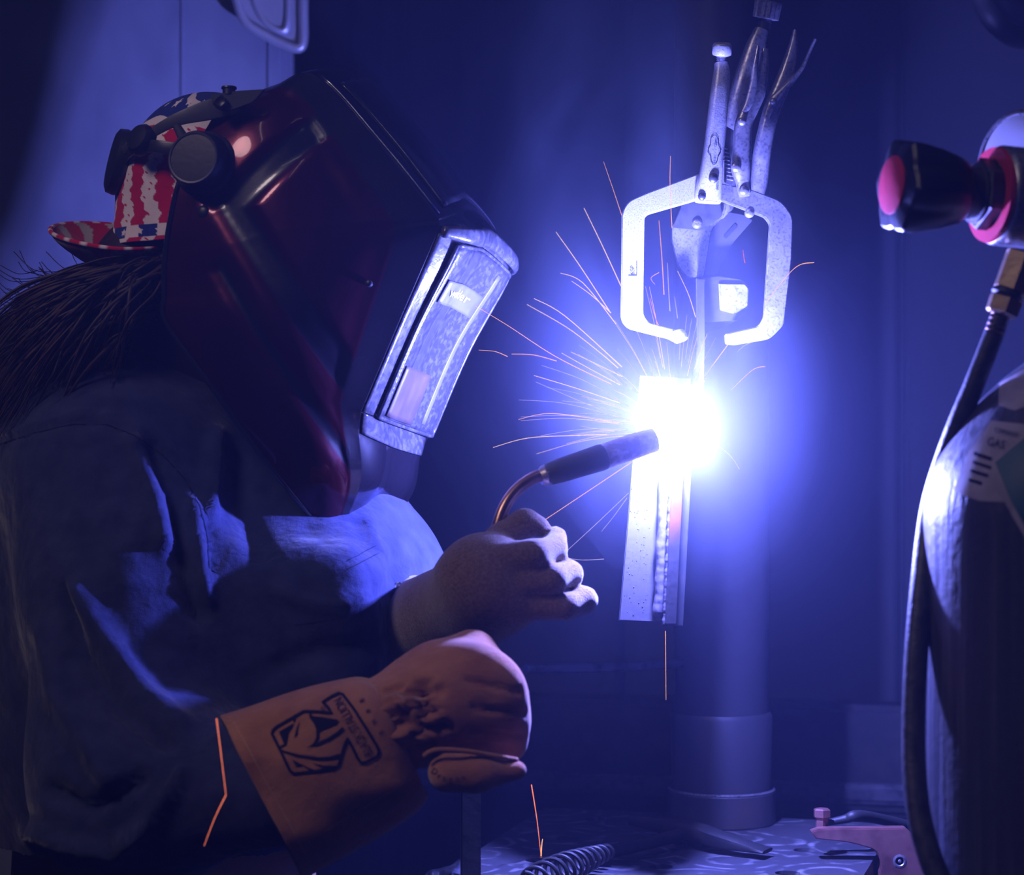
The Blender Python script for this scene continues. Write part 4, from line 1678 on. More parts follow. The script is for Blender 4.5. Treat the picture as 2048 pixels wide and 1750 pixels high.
vs_, cols = [], []
NB1, NB2 = 160, 24
cen = PH(250, 520, .045)
for i in range(NB2 + 1):
    t_ = i / NB2
    for j in range(NB1):
        th = 2 * math.pi * j / NB1
        r_ = rim_pt(th)
        b_ = cen + (r_ - cen) * .62 + Vector((0, 0, -.012))
        p = r_.lerp(b_, t_) + (r_ - cen).normalized() * (.006 * math.sin(math.pi * t_))
        vs_.append(p)
        s = th * 20 + t_ * 2
        if t_ < .07:
            cols.append(WHT * .9 if math.sin(th * 19) > .45 else RED)
        else:
            cols.append(np.array((.40, .36, .33)) if math.sin(th * 12 + 1.5 * math.sin(t_ * 4)) > .35 else RED * .8)
fs_ = [(i * NB1 + j, (i + 1) * NB1 + j, (i + 1) * NB1 + (j + 1) % NB1, i * NB1 + (j + 1) % NB1) for i in range(NB2) for j in range(NB1)]
bill = mk('bill', vs_, fs_, M['capcloth'], cap, True)
paint(bill, cols)
md = bill.modifiers.new('thickness', 'SOLIDIFY')
md.thickness = .002
pv = [rim_pt(2 * math.pi * k / 120) for k in range(121)]
pip = tube('piping', pv, .0017, M['capcloth'], bill, n=8, shp=False)
paint(pip, [WHT * .95 if math.sin(2 * math.pi * (k // 8) / 120 * 19) > .45 else RED for k in range(121 * 8)])

# ------------------------------------------------------------------ the person
per = thing('person', 'person in a dark navy work jacket leaning over the weld with a reddish ponytail', 'person', (P(330, 1500, -.04).x, -.04, 0))
V3 = lambda px, py, y: tuple(P(px, py, y))
# body: one continuous figure inside the clothes
hip = (P(330, 1900, -.02).x, -.02)
hz_ = .80
bf = smin([
    el(V3(475, 470, -.115), (.072, .066, .095), np.array([[.93, .0, .37], [0, 1, 0], [-.37, 0, .93]])),
    rc(V3(420, 620, -.10), .048, V3(335, 830, -.05), .050),
    el(V3(610, 560, -.135), (.020, .020, .026)),
    rc(V3(300, 945, -.13), .050, V3(400, 945, .07), .050),
    rc(V3(340, 930, -.04), .105, (hip[0], hip[1], hz_ + .1), .120),
    rc(V3(260, 960, -.15), .044, V3(262, 1560, -.255), .036),
    rc(V3(262, 1560, -.255), .036, V3(720, 1490, -.355), .022),
    rc(V3(480, 960, .09), .042, V3(640, 1130, .02), .034),
    rc(V3(640, 1130, .02), .034, V3(850, 1215, -.18), .016),
    rc((hip[0] - .01, hip[1] - .09, hz_), .075, (hip[0] - .02, hip[1] - .10, .08), .042),
    rc((hip[0] + .01, hip[1] + .09, hz_), .075, (hip[0] + .03, hip[1] + .11, .08), .042),
], .03)
sdf_obj('body', bf, (-.60, -.48, .03), (.06, .30, 1.52), .0125, M['skin'], per)

# jacket
jf = smin([
    el(V3(345, 1290, -.03), (.165, .175, .28)),
    rc(V3(330, 960, -.110), .085, V3(620, 1120, -.112), .078),
    rc(V3(400, 1120, -.130), .090, V3(610, 1200, -.140), .085),
    rbox(V3(625, 1300, -.140), (.040, .092, .050), .032, -9),
    rc(V3(300, 900, -.03), .120, V3(345, 1150, -.02), .150),
    rc(V3(235, 925, -.150), .078, V3(430, 930, .10), .085),
    rc(V3(330, 770, -.045), .074, V3(350, 850, -.045), .098),
    rc(V3(238, 960, -.160), .066, V3(250, 1180, -.205), .064),
    rc(V3(250, 1180, -.205), .064, V3(262, 1480, -.245), .061),
    rc(V3(262, 1480, -.245), .060, V3(275, 1590, -.270), .062),
    rc(V3(270, 1580, -.270), .056, V3(560, 1580, -.345), .036),
    rc(V3(520, 980, .06), .082, V3(670, 1095, -.02), .056),
    rc(V3(660, 1085, -.015), .052, V3(805, 1165, -.125), .024),
    rc((P(290, 1500, -.02).x, -.02, P(345, 1500, -.02).z), .125, (hip[0] - .02, hip[1], hz_ + .06), .120),
], .042)
folds = [
    ([(150, 1180), (200, 1260), (290, 1390), (360, 1450)], 22, 0.0097),
    ([(95, 1260), (120, 1400), (220, 1560)], 24, 0.0090),
    ([(130, 1180), (160, 1300), (240, 1420), (330, 1490)], 14, -0.0090),
    ([(380, 1010), (395, 1100), (410, 1200)], 16, 0.0083),
    ([(300, 900), (350, 1000), (370, 1120), (400, 1230)], 18, -0.0090),
    ([(270, 880), (305, 980), (330, 1080)], 20, 0.0090),
    ([(430, 870), (425, 950), (418, 1030)], 16, 0.0090),
    ([(470, 900), (480, 1000), (520, 1110)], 22, -0.0060),
    ([(60, 1660), (150, 1690), (240, 1705), (300, 1650)], 14, 0.0105),
    ([(240, 1680), (280, 1660), (330, 1600), (370, 1540)], 12, 0.0090),
    ([(100, 1580), (180, 1620), (280, 1560)], 16, -0.0090),
    ([(560, 1180), (640, 1210), (720, 1200)], 14, 0.0045),
    ([(560, 1330), (640, 1300), (740, 1290)], 18, -0.0060),
    ([(735, 1040), (760, 1110), (770, 1170)], 12, .0025),
    ([(715, 1050), (735, 1120), (752, 1180)], 12, -.0015),
    ([(790, 1110), (780, 1150), (766, 1190)], 9, -.003),
    ([(815, 1130), (805, 1160), (790, 1190)], 5, 0.0045),
    # seams
    ([(0, 884), (80, 858), (150, 843), (215, 845), (270, 866), (330, 905), (375, 955), (405, 1010), (420, 1070), (424, 1140)], 5, -.0035),
    ([(0, 872), (80, 846), (150, 831), (215, 833), (276, 852)], 6, .0022),
    ([(262, 730), (215, 790), (180, 840)], 4, -.0025),
    ([(690, 1130), (750, 1098)], 3.0, -.002),
]
jk = sdf_obj('jacket', jf, (-.66, -.45, .94), (.0, .30, 1.40), .0052, M['fabric'], per, folds, 3)
# collar: standing band round the neck
cv, cf = [], []
NCx = 60
for i in range(9):
    t_ = i / 8
    for j in range(NCx):
        a = math.radians(20 + 300 * j / (NCx - 1))
        rx, ry = .083 - .010 * t_, .082 - .012 * t_
        c0 = P(338, 790, -.035) + Vector((.010 * t_, 0, .052 * t_))
        p = c0 + Vector((-rx * math.cos(a - math.pi / 6) * 1.0, -ry * math.sin(a - math.pi / 6), -.014 * math.cos(a - math.pi / 6 + math.pi) - .003 * math.sin(5 * a)))
        cv.append(p)
for i in range(8):
    for j in range(NCx - 1):
        cf.append((i * NCx + j, i * NCx + j + 1, (i + 1) * NCx + j + 1, (i + 1) * NCx + j))
collar = mk('collar', cv, cf, M['fabric'], jk, True)
md = collar.modifiers.new('thickness', 'SOLIDIFY')
md.thickness = .004
bvj = bvh_of([jk])
# stitched seams lying on the cloth
seams = [stroke2d([(0, 889), (80, 863), (150, 848), (215, 850), (268, 871), (326, 910), (370, 960), (400, 1014), (414, 1072), (418, 1140)], 1.6, 4),
         stroke2d([(690, 1124), (752, 1092)], 1.3, 4), stroke2d([(694, 1140), (756, 1108)], 1.3, 4), stroke2d([(590, 1250), (670, 1238)], 1.6, 4)]
for sm in seams:
    print_on('jacket_seam', [sm], bvj, M['fabricseam'], jk, .0006)
# snap button on the far cuff
h = lay(bvj, 797, 1178, 0)
if h is not None:
    lathe('snap_button', h, (.45, -.75, .3), [(-.001, .0050), (.0012, .0050), (.0022, .0040), (.0016, .0026), (.0020, .001)], M['chrome'], jk, n=20)
# trousers and boots below the frame
tf = smin([
    rc((hip[0], hip[1], hz_ + .08), .122, (hip[0], hip[1], hz_ + .02), .130),
    rc((hip[0] - .01, hip[1] - .09, hz_), .098, (hip[0] - .02, hip[1] - .10, .12), .066),
    rc((hip[0] + .01, hip[1] + .09, hz_), .098, (hip[0] + .03, hip[1] + .11, .12), .066)], .03)
sdf_obj('trousers', tf, (-.62, -.32, .05), (.0, .30, 1.0), .013, M['trouser'], per)
for (bx_, by_) in ((hip[0] - .02, hip[1] - .10), (hip[0] + .03, hip[1] + .11)):
    bt = smin([rc((bx_, by_, .13), .056, (bx_ + .01, by_, .055), .050), rc((bx_ - .02, by_, .045), .044, (bx_ + .17, by_ - .02, .040), .038)], .03)

    def btf(X, g=bt):
        return np.maximum(g(X), .002 - X[:, 2])
    sdf_obj('boot', btf, (bx_ - .09, by_ - .1, -.01), (bx_ + .24, by_ + .09, .2), .011, M['rubber'], per)

# hair: strands drawn back from under the cap and falling over the shoulder
rnd = random.Random(11)
parts = []
for k in range(900):
    f_ = rnd.random()
    sx, sy, sd_ = 300 + 60 * rnd.random() - 40 * f_, 505 + 150 * f_ * rnd.random() + 10, -.195 + .12 * rnd.random()
    ex, ey = -60 + 150 * rnd.random() * (1 + f_), 640 + 250 * rnd.random() ** .8
    if rnd.random() < .35:
        ex, ey = 120 + 130 * rnd.random(), 700 + 80 * rnd.random()
    m1 = (sx * .66 + ex * .34 + rnd.uniform(-18, 18), sy * .72 + ey * .28 - 26 + rnd.uniform(-14, 14), sd_ - .02)
    m2 = (sx * .30 + ex * .70 + rnd.uniform(-22, 22), sy * .38 + ey * .62 - 30 + rnd.uniform(-16, 16), sd_ - .035 + .03 * rnd.random())
    e = (ex, ey, sd_ - .03 + .05 * rnd.random())
    pth = smoothstep_path([(sx, sy, sd_), m1, m2, e], 6)
    r0 = rnd.uniform(.0008, .0022)
    nn = len(pth)
    parts.append(tube_geo([P(*q) for q in pth], [r0 * (1 - .85 * (i / (nn - 1)) ** 2) for i in range(nn)], n=5))
for k in range(60):
    # stray fine hairs
    sx, sy = rnd.uniform(60, 240), rnd.uniform(540, 620)
    L_s = rnd.uniform(40, 130)
    a = rnd.uniform(2.2, 3.6)
    pth = smoothstep_path([(sx, sy, -.15), (sx + L_s * .5 * math.cos(a), sy + L_s * .4 * math.sin(a), -.16), (sx + L_s * math.cos(a + .4), sy + L_s * math.sin(a + .4) * .8, -.15)], 5)
    parts.append(tube_geo([P(*q) for q in pth], [.0003] * len(pth), n=4))
v, f = merge(parts)
ho = mk('hair', v, f, M['hair'], per, True)
ho['kind'] = 'stuff'
hm = smin([rc(V3(345, 610, -.08), .046, V3(250, 640, -.09), .042), rc(V3(250, 640, -.09), .042, V3(110, 690, -.08), .034), rc(V3(330, 605, -.125), .048, V3(350, 720, -.115), .060), rc(V3(120, 680, -.09), .036, V3(20, 760, -.10), .032), rc(V3(350, 560, -.12), .058, V3(390, 690, -.11), .064), rc(V3(390, 690, -.085), .060, V3(440, 830, -.05), .060)], .03)
sdf_obj('hair_mass', hm, (-.52, -.24, 1.12), (-.12, .05, 1.48), .006, M['hair'], per)

# ------------------------------------------------------------------ near glove (over the forearm, fist towards the work)
gl = thing('welding_glove', 'tan leather gauntlet glove with a horse head print on its cuff', 'glove', P(760, 1480, -.35))
# cuff: a flattened tube flaring to the opening
NCu, NRu = 64, 40
cv, cf = [], []


def cuff_ring(t):
    # from the opening (t=0) to the wrist (t=1): centre, half vector in the picture, half depth
    e0, e1 = np.array((440, 1431)), np.array((606, 1758))
    w0, w1 = np.array((742, 1346)), np.array((862, 1604))
    a = e0 * (1 - t) + w0 * t
    b = e1 * (1 - t) + w1 * t
    bul = math.sin(math.pi * t)
    a = a + np.array((-2, -6)) * bul
    b = b + np.array((4, 6)) * bul
    # pull in at the wrist end
    k = max(0, (t - .86) / .14)
    c = (a + b) / 2
    hvx = (a - b) / 2 * (1 - .10 * k * k)
    return c, hvx, .050 - .012 * t - .006 * k * k


for i in range(NRu + 1):
    t = i / NRu
    c, hvx, dp = cuff_ring(t)
    for j in range(NCu):
        a = 2 * math.pi * j / NCu
        ca_, sa_ = math.cos(a), math.sin(a)
        cc_ = math.copysign(abs(ca_) ** .75, ca_)
        p2 = c + hvx * cc_
        wr = .0016 * math.sin(3 * a + 5 * t) + .0012 * math.sin(7 * a - 9 * t) + .0020 * math.sin(2 * a + 11 * t) * t
        y = -.358 + .004 * t - sa_ * (dp + wr)
        cv.append(P(p2[0] + 1.5 * math.sin(9 * t + 4 * a), p2[1] + 1.5 * math.sin(7 * t + 5 * a), y))
for i in range(NRu):
    for j in range(NCu):
        j2 = (j + 1) % NCu
        cf.append((i * NCu + j, i * NCu + j2, (i + 1) * NCu + j2, (i + 1) * NCu + j))
cuff = mk('cuff', cv, cf, M['leather'], gl, True)
md = cuff.modifiers.new('thickness', 'SOLIDIFY')
md.thickness = .0022
md.offset = -1
bvc = bvh_of([cuff])
# logo print
Z = lambda x, y: (540 + x * .1371, 1360 + y * .1371)


def ZS(pts, w, closed=False):
    ww = [q * .1371 for q in w] if hasattr(w, '__len__') else w * .1371
    return stroke2d([Z(*p) for p in pts], ww, 3, closed)


def ZF(pts):
    return fill2d([Z(*p) for p in pts], 1)


logo = [
    ZS([(900, 250), (1000, 205), (1060, 215), (1230, 440), (1420, 730), (1560, 960), (1592, 1040), (1560, 1120), (1380, 1205), (1320, 1205), (1280, 1150), (1130, 850), (1075, 980), (1000, 1250), (930, 1295), (640, 1335), (350, 1365), (290, 1320), (150, 1030), (60, 850), (30, 790), (45, 735), (110, 680), (380, 530), (500, 465), (700, 472), (900, 490), (840, 400), (770, 335), (900, 250)], 44),
    ZF([(600, 530), (760, 545), (980, 580), (1000, 602), (960, 650), (720, 750), (690, 760), (650, 650), (590, 570)]),
    ZF([(130, 760), (350, 630), (330, 690), (275, 770), (238, 960), (212, 960)]),
    ZF([(440, 580), (408, 720), (405, 800), (355, 850), (385, 720)]),
    ZS([(1070, 700), (980, 780), (860, 860), (700, 940), (540, 985)], [40, 46, 44, 40, 4]),
    ZS([(700, 740), (695, 850), (650, 930), (590, 965)], [46, 40, 34, 6]),
    ZS([(595, 480), (595, 560)], 36),
    ZS([(380, 530), (350, 620)], 26), ZS([(210, 950), (140, 990)], 26),
    ZS([(150, 1030), (400, 1105), (700, 1148), (880, 1140), (1020, 1100)], [26, 40, 44, 48, 56]),
    ZF([(320, 1160), (490, 1240), (380, 1262)]),
    ZS([(470, 1235), (560, 1290), (650, 1330)], [10, 24, 40]),
    ZS([(620, 1215), (780, 1265), (950, 1280)], [6, 30, 60]),
    text2d('BLACK STALLION', Z(1508, 1062), (-62, -107), 27, .985, fit=128),
    text2d('B', Z(1660, 770), (-50, -78), 13), text2d('M', Z(1570, 625), (-50, -78), 13), text2d('8', Z(1475, 460), (-50, -78), 14), text2d('8', Z(1390, 310), (-50, -78), 15),
    text2d('R', Z(790, 440), (-62, -105), 6), ZS([(740, 430), (775, 395), (815, 420), (790, 455)], 9, True),
]
print_on('horse_head_print', logo, bvc, M['ink'], cuff, .0007)
# hem stitching
hem = []
for k in range(46):
    t0 = k / 46
    x0, y0_ = 468 + (628 - 468) * t0, 1445 + (1738 - 1445) * t0
    hem.append(stroke2d([(x0, y0_), (x0 + 2.0, y0_ + 4.0)], 1.6, 9))
print_on('hem_stitching', hem, bvc, M['thread'], cuff, .0007)
sd2 = []
for k in range(40):
    t0 = k / 40
    x0, y0_ = 652 + (842 - 652) * t0, 1660 - (1660 - 1545) * t0
    sd2.append(stroke2d([(x0, y0_), (x0 + 3.2, y0_ - 1.9)], 1.5, 9))
print_on('seam_stitching', sd2, bvc, M['thread'], cuff, .0007)

# hand: back of the hand, four curled fingers, thumb
yh = -.357
hn = Vector((-.30, -.93, -.18)).normalized()
ha1 = Vector((.92, 0, .28))
ha1 = (ha1 - hn * ha1.dot(hn)).normalized()
ha2 = hn.cross(ha1)
HR = np.array([[ha1[i], hn[i], ha2[i]] for i in range(3)])
hf = smin([
    rc(V3(770, 1452, yh), .032, V3(880, 1415, yh), .034),
    el(V3(902, 1405, yh + .004), (.053, .027, .041), HR),
    rc(V3(880, 1335, yh + .012), .016, V3(945, 1308, yh + .020), .0150),
    # index, middle, ring, little: knuckle out to the right, tips curling back behind
    rc(V3(945, 1316, yh + .018), .0150, V3(1000, 1362, yh + .014), .0120),
    rc(V3(996, 1362, yh + .010), .0125, V3(1000, 1390, yh + .050), .0110),
    rc(V3(950, 1380, yh), .0200, V3(1008, 1400, yh + .006), .0125),
    rc(V3(1008, 1400, yh + .006), .0125, V3(990, 1420, yh + .048), .0110),
    rc(V3(950, 1430, yh), .0200, V3(1016, 1448, yh + .004), .0118),
    rc(V3(1016, 1448, yh + .004), .0118, V3(995, 1460, yh + .044), .0105),
    rc(V3(960, 1470, yh + .002), .0180, V3(1012, 1490, yh + .006), .0105),
    rc(V3(1012, 1490, yh + .006), .0105, V3(1000, 1498, yh + .040), .0095),
], .010)
wr_f = []
rnd = random.Random(5)
for k in range(44):
    x0, y0_ = rnd.uniform(765, 860), rnd.uniform(1365, 1500)
    L_s = rnd.uniform(24, 60)
    wr_f.append(([(x0, y0_), (x0 + L_s * .9, y0_ - L_s * .15 + rnd.uniform(-6, 6))], rnd.uniform(4, 7), rnd.choice((-.0042, .0034))))
wr_f += [([(940, 1362), (1040, 1384)], 5, -.0028), ([(945, 1415), (1050, 1428)], 5, -.0028), ([(940, 1462), (1048, 1474)], 5, -.0026), ([(860, 1470), (930, 1490), (1030, 1500)], 8, -.002)]
hand = sdf_obj('hand', hf, tuple(np.array(V3(700, 1620, -.35)) - np.array((.0, .07, .0))), tuple(np.array(V3(1090, 1200, -.35)) + np.array((.0, .12, 0))), .0028, M['leather'], gl, wr_f, 2)
yt = -.384
tfm = smin([rc(V3(895, 1545, yt), .0125, V3(960, 1545, yt), .0118), rc(V3(950, 1546, yt), .0112, V3(1034, 1541, yt + .004), .0062)], .006)
thumb = sdf_obj('thumb', tfm, tuple(np.array(V3(830, 1620, -.37)) - np.array((0, .03, 0))), tuple(np.array(V3(1070, 1480, -.37)) + np.array((0, .04, 0))), .0018, M['leather'], gl, (), 2)
bvt = bvh_of([thumb])
arc_t = []
for ch, x, y, a in (('D', 862, 1545, .5), ('r', 874, 1555, .35), ('a', 884, 1560, .22), ('g', 897, 1563, .08), ('o', 911, 1563, -.05), ('n', 924, 1561, -.15)):
    arc_t.append(text2d(ch, (x, y), (math.cos(a), math.sin(a)), 17, .95, shear=.0))
print_on('thumb_print', arc_t, bvt, M['ink'], thumb, .0006)
# welt seam beside the thumb
ws = smoothstep_path([(848, 1512, -.393), (872, 1500, -.395), (930, 1502, -.394), (990, 1512, -.389), (1034, 1520, -.380)], 6)
tube('welt', [P(*q) for q in ws], .0016, M['leather'], gl, n=8, shp=False)

# ------------------------------------------------------------------ far glove holding the torch
gf = thing('welding_glove', 'suede glove with shade-darkened colour gripping the torch handle, finger ends brightly lit', 'glove', P(960, 1200, -.27))
yf = -.282
ff_ = smin([
    el(V3(975, 1165, yf), (.034, .024, .034)),
    rc(V3(960, 1175, yf), .030, V3(880, 1235, yf + .05), .030),
    rc(V3(880, 1235, yf + .05), .030, V3(815, 1260, yf + .11), .040),
    rc(V3(1030, 1200, yf), .018, V3(960, 1230, yf + .01), .022),
], .012)
fing = [
    [(1000, 1075, yf + .012, .0105), (1050, 1046, yf + .016, .0098), (1078, 1052, yf + .016, .0072)],
    [(985, 1120, yf - .010, .0125), (1068, 1108, yf - .016, .0098), (1108, 1098, yf + .004, .0090), (1112, 1075, yf + .018, .0080)],
    [(1010, 1165, yf - .010, .0125), (1105, 1158, yf - .014, .0094), (1140, 1148, yf + .004, .0088), (1128, 1140, yf + .022, .009)],
    [(1040, 1208, yf - .006, .0118), (1130, 1212, yf - .010, .0090), (1168, 1200, yf + .004, .0090), (1155, 1190, yf + .020, .008)],
]
allf = [ff_]
for fg in fing:
    seg_ = []
    for a, b in zip(fg[:-1], fg[1:]):
        seg_.append(rc(V3(*a[:3]), a[3], V3(*b[:3]), b[3]))
    allf.append(smin(seg_, .004))


def join(X, fs=allf):
    d = fs[0](X)
    for g in fs[1:]:
        e = g(X)
        k = .0012
        h_ = np.clip(.5 + .5 * (e - d) / k, 0, 1)
        d = e * (1 - h_) + d * h_ - k * h_ * (1 - h_)
    return d


sdf_obj('hand', join, tuple(np.array(V3(740, 1370, yf)) - np.array((0, .05, 0))), tuple(np.array(V3(1210, 1010, yf)) + np.array((0, .17, 0))), .0028, M['leather_shaded'], gf, (), 2)
NCu = 48
cv, cf = [], []
for i in range(17):
    t = i / 16
    c = np.array((872 - 84 * t, 1238 + 16 * t))
    hvv = np.array((20 + 4 * t, 64 + 24 * t))
    for j in range(NCu):
        a = 2 * math.pi * j / NCu
        p2 = c + hvv * np.array((.42, 1.0)) * math.cos(a) * (1 + .02 * math.sin(5 * a + 3 * t))
        cv.append(P(p2[0], p2[1], yf + .050 + .06 * t - math.sin(a) * (.034 + .010 * t)))
for i in range(16):
    for j in range(NCu):
        j2 = (j + 1) % NCu
        cf.append((i * NCu + j, i * NCu + j2, (i + 1) * NCu + j2, (i + 1) * NCu + j))
c2 = mk('cuff', cv, cf, M['leather'], gf, True)
md = c2.modifiers.new('thickness', 'SOLIDIFY')
md.thickness = .002

# ------------------------------------------------------------------ sparks
def spark(pts, y0_, y1_, w, m, label, group=None, taper=True):
    pth = smoothstep_path([np.array(p, float) for p in pts], 6)
    n = len(pth)
    path = [P(q[0], q[1], y0_ + (y1_ - y0_) * i / (n - 1)) for i, q in enumerate(pth)]
    rr = [w * S(y0_) * (1 - (.55 * (i / (n - 1)) if taper else 0)) for i in range(n)]
    o = tube('spark', path, rr, m, n=6, shp=False, origin=path[0])
    tag(o, label, 'spark', group)
    return o


YA = -.215
G1 = 'sparks thrown from the arc'
SP = [
    ([(1168, 416), (1205, 492), (1242, 572)], 1.5, 'spark_y', 'long amber spark streak just outside the clamp left arm, highest of the fan'),
    ([(1112, 464), (1160, 532), (1220, 624)], 1.5, 'spark_y', 'amber spark streak next below the highest one beside the clamp'),
    ([(1121, 546), (1166, 566), (1232, 648)], 1.4, 'spark_y', 'bowed amber spark, upper of a curved pair left of the clamp'),
    ([(1143, 562), (1181, 589), (1222, 626)], 1.3, 'spark_y', 'bowed amber spark, lower of a curved pair left of the clamp'),
    ([(1068, 597), (1130, 632), (1244, 734)], 1.5, 'spark_y', 'long amber spark, upper of two parallel streaks towards the helmet lens'),
    ([(1054, 609), (1134, 655), (1201, 706), (1236, 736)], 1.5, 'spark_y', 'long amber spark, lower of two parallel streaks towards the helmet lens'),
    ([(951, 612), (1017, 652), (1113, 714), (1224, 769)], 1.2, 'spark_o', 'longest thin spark reaching from the arc to the helmet lens edge'),
    ([(1023, 708), (1068, 710), (1113, 722)], 1.2, 'spark_o', 'short arched spark halfway between helmet chin and torch tip'),
    ([(958, 700), (990, 703), (1015, 713)], 1.0, 'spark_o', 'small faint spark close to the helmet lens lower end'),
    ([(1123, 706), (1173, 734), (1240, 770)], 1.2, 'spark_y', 'straight amber spark ending beside the upper end of the joint'),
    ([(1142, 704), (1197, 730), (1244, 753)], 1.2, 'spark_y', 'amber spark above the straight one beside the joint'),
    ([(1068, 751), (1154, 777), (1240, 806)], 1.3, 'spark_y', 'pale amber spark level with the joint upper end'),
    ([(1072, 764), (1150, 798), (1236, 834)], .9, 'spark_w', 'thin pale spark under the one level with the joint upper end'),
    ([(1037, 839), (1095, 827), (1173, 835), (1236, 848)], 1.2, 'spark_o', 'flat arched spark just above the torch neck'),
    ([(986, 895), (1056, 876), (1150, 871), (1214, 869)], 1.3, 'spark_y', 'long drooping spark lowest above the torch neck'),
    ([(1160, 852), (1200, 858), (1240, 862)], .9, 'spark_w', 'short pale spark right over the torch insulator'),
    ([(1318, 441), (1324, 519), (1328, 589)], 1.3, 'spark_o', 'upright orange spark inside the clamp frame, longest there'),
    ([(1335, 526), (1337, 575), (1340, 622)], 1.2, 'spark_w', 'upright pale spark inside the clamp frame beside the longest'),
    ([(1341, 312), (1340, 370), (1344, 456)], 1.1, 'spark_o', 'thin orange spark crossing the clamp upper left arm'),
    ([(1355, 542), (1377, 589), (1391, 634)], 1.2, 'spark_y', 'curved amber spark under the pliers jaw'),
    ([(1349, 593), (1355, 636)], 1.0, 'spark_w', 'short pale spark above the clamp swivel pad'),
    ([(1300, 596), (1311, 636), (1317, 650)], 1.4, 'spark_r', 'short pinkish spark in the clamp frame lower left corner'),
    ([(1310, 569), (1302, 556), (1318, 545)], .9, 'spark_o', 'tiny hooked spark inside the clamp left arm'),
    ([(1529, 609), (1572, 554), (1599, 530), (1628, 525)], 1.3, 'spark_o', 'curling orange spark crossing the clamp right arm'),
    ([(1408, 754), (1436, 716), (1462, 681)], 1.3, 'spark_y', 'amber spark up and right of the arc below the clamp'),
    ([(1473, 706), (1488, 692), (1504, 684)], 1.0, 'spark_w', 'short pale spark right of the amber one below the clamp'),
    ([(1462, 780), (1505, 740), (1530, 733)], 1.0, 'spark_o', 'faint hooked spark far right of the arc'),
    ([(1486, 500), (1488, 516), (1490, 526)], 1.1, 'spark_r', 'tiny red spark over the square holding arm'),
    ([(1207, 323), (1226, 378), (1244, 432)], .8, 'spark_o', 'faint high spark above the clamp left shoulder'),
    ([(1005, 1096), (1130, 1013), (1262, 925)], 1.1, 'spark_o', 'long straight orange spark under the torch down to the glove'),
    ([(1203, 1063), (1228, 1032), (1254, 996)], .8, 'spark_w', 'short faint spark beside the joint below the torch'),
    ([(1119, 1115), (1190, 1050), (1257, 986)], .8, 'spark_w', 'thin pale spark from the joint down to the lit fingers'),
    ([(1128, 1115), (1165, 1120), (1208, 1118)], .7, 'spark_w', 'faint level spark right of the lit fingers'),
    ([(1435, 890), (1462, 913), (1479, 938)], .9, 'spark_w', 'short curved spark low to the right of the arc'),
]
for pts, w, mm_, lb in SP:
    spark(pts[::-1], YA + random.uniform(-.005, .005), YA + random.uniform(-.05, .05), w * .62, M[mm_], lb, G1)
spark([(1331, 1262), (1332, 1400)], -.2, -.2, .6, M['spark_o'], 'faint upright spark falling below the joint', G1)
spark([(1063, 1570), (1074, 1640), (1082, 1712)], -.14, -.08, 1.3, M['spark_r'], 'orange spark falling onto the table hole', G1)
spark([(1082, 1712), (1083, 1696), (1085, 1678)], -.08, -.08, 1.4, M['spark_o'], 'short orange spark bouncing off the table', G1)
spark([(433, 1437), (441, 1500), (452, 1590)], -.42, -.42, 1.2, M['spark_r'], 'red spark line falling along the glove cuff opening', G1)
spark([(452, 1590), (430, 1635), (408, 1692)], -.42, -.40, 1.0, M['spark_r'], 'red spark line bouncing away below the glove cuff', G1)
rnd = random.Random(23)
for k in range(46):
    a = math.radians(rnd.choice((rnd.uniform(95, 175), rnd.uniform(60, 120), rnd.uniform(150, 188))))
    r0, L_s = rnd.uniform(70, 150), rnd.uniform(50, 190)
    cx, cy = 1350, 862
    p0 = (cx + r0 * math.cos(a), cy - r0 * math.sin(a))
    p2 = (cx + (r0 + L_s) * math.cos(a), cy - (r0 + L_s) * math.sin(a) + L_s * .10)
    p1 = ((p0[0] + p2[0]) / 2, (p0[1] + p2[1]) / 2 - L_s * .04)
    spark([p0, p1, p2], YA, YA + rnd.uniform(-.05, .04), rnd.uniform(.32, .55), M[rnd.choice(('spark_w', 'spark_w', 'spark_y'))], 'hair-thin pale spark fanning up out of the arc glow', 'hair-thin sparks close around the arc')

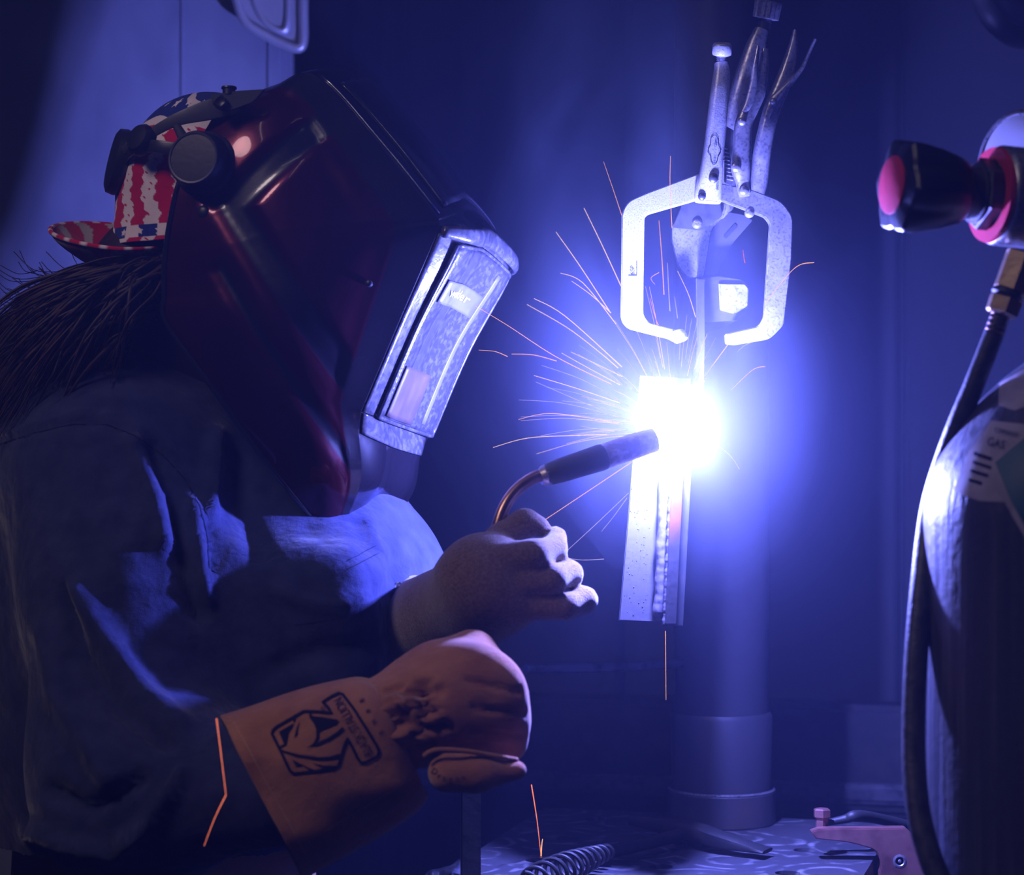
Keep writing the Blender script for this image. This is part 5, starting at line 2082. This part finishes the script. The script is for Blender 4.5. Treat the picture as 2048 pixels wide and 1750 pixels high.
# ------------------------------------------------------------------ welding fume rising from the arc
def fume(name, label, c, ax3, tilt_deg, dens, nscale, lo_n, colr, power=1.6):
    m = bpy.data.materials.new(name + '_vapour')
    m.use_nodes = True
    t = m.node_tree
    t.nodes.clear()
    L = t.links.new
    o_ = t.nodes.new('ShaderNodeOutputMaterial')
    vsx = t.nodes.new('ShaderNodeVolumeScatter')
    vsx.inputs['Color'].default_value = (*colr, 1)
    tc = t.nodes.new('ShaderNodeTexCoord')
    ln = t.nodes.new('ShaderNodeVectorMath')
    ln.operation = 'LENGTH'
    L(tc.outputs['Object'], ln.inputs[0])
    mr = t.nodes.new('ShaderNodeMapRange')
    mr.inputs['From Min'].default_value = 1.0
    mr.inputs['From Max'].default_value = 0.0
    L(ln.outputs['Value'], mr.inputs['Value'])
    pw = t.nodes.new('ShaderNodeMath')
    pw.operation = 'POWER'
    pw.inputs[1].default_value = power
    L(mr.outputs[0], pw.inputs[0])
    g = t.nodes.new('ShaderNodeNewGeometry')
    n = t.nodes.new('ShaderNodeTexNoise')
    n.inputs['Scale'].default_value = nscale
    n.inputs['Detail'].default_value = 3
    n.inputs['Distortion'].default_value = .8
    mp = t.nodes.new('ShaderNodeMapping')
    mp.inputs['Scale'].default_value = (1, 1, .45)
    L(g.outputs['Position'], mp.inputs[0])
    L(mp.outputs[0], n.inputs['Vector'])
    nr = t.nodes.new('ShaderNodeMapRange')
    nr.inputs['From Min'].default_value = lo_n
    nr.inputs['From Max'].default_value = .68
    L(n.outputs['Fac'], nr.inputs['Value'])
    ml = t.nodes.new('ShaderNodeMath')
    ml.operation = 'MULTIPLY'
    L(pw.outputs[0], ml.inputs[0])
    L(nr.outputs[0], ml.inputs[1])
    m2 = t.nodes.new('ShaderNodeMath')
    m2.operation = 'MULTIPLY'
    m2.inputs[1].default_value = dens
    L(ml.outputs[0], m2.inputs[0])
    L(m2.outputs[0], vsx.inputs['Density'])
    L(vsx.outputs[0], o_.inputs['Volume'])
    bm = bmesh.new()
    bmesh.ops.create_icosphere(bm, subdivisions=3, radius=1.0)
    me = bpy.data.meshes.new(name)
    bm.to_mesh(me)
    bm.free()
    me.materials.append(m)
    ob = bpy.data.objects.new(name, me)
    col.objects.link(ob)
    ob.location = c
    ob.scale = ax3
    ob.rotation_euler = (0, math.radians(tilt_deg), 0)
    tag(ob, label, 'smoke', kind='stuff')
    return ob


fume('arc_fume', 'bright fume cloud glowing around the arc', ARC + Vector((-.01, 0, .02)), (.30, .25, .30), 0, .95, 14, -.5, (.70, .76, 1.0), 4.2)
fume('smoke_plume', 'bluish smoke plume drifting up behind the clamp', P(1285, 470, -.17), (.13, .07, .27), -11, 1.5, 13, .40, (.62, .74, 1.0), 1.0)
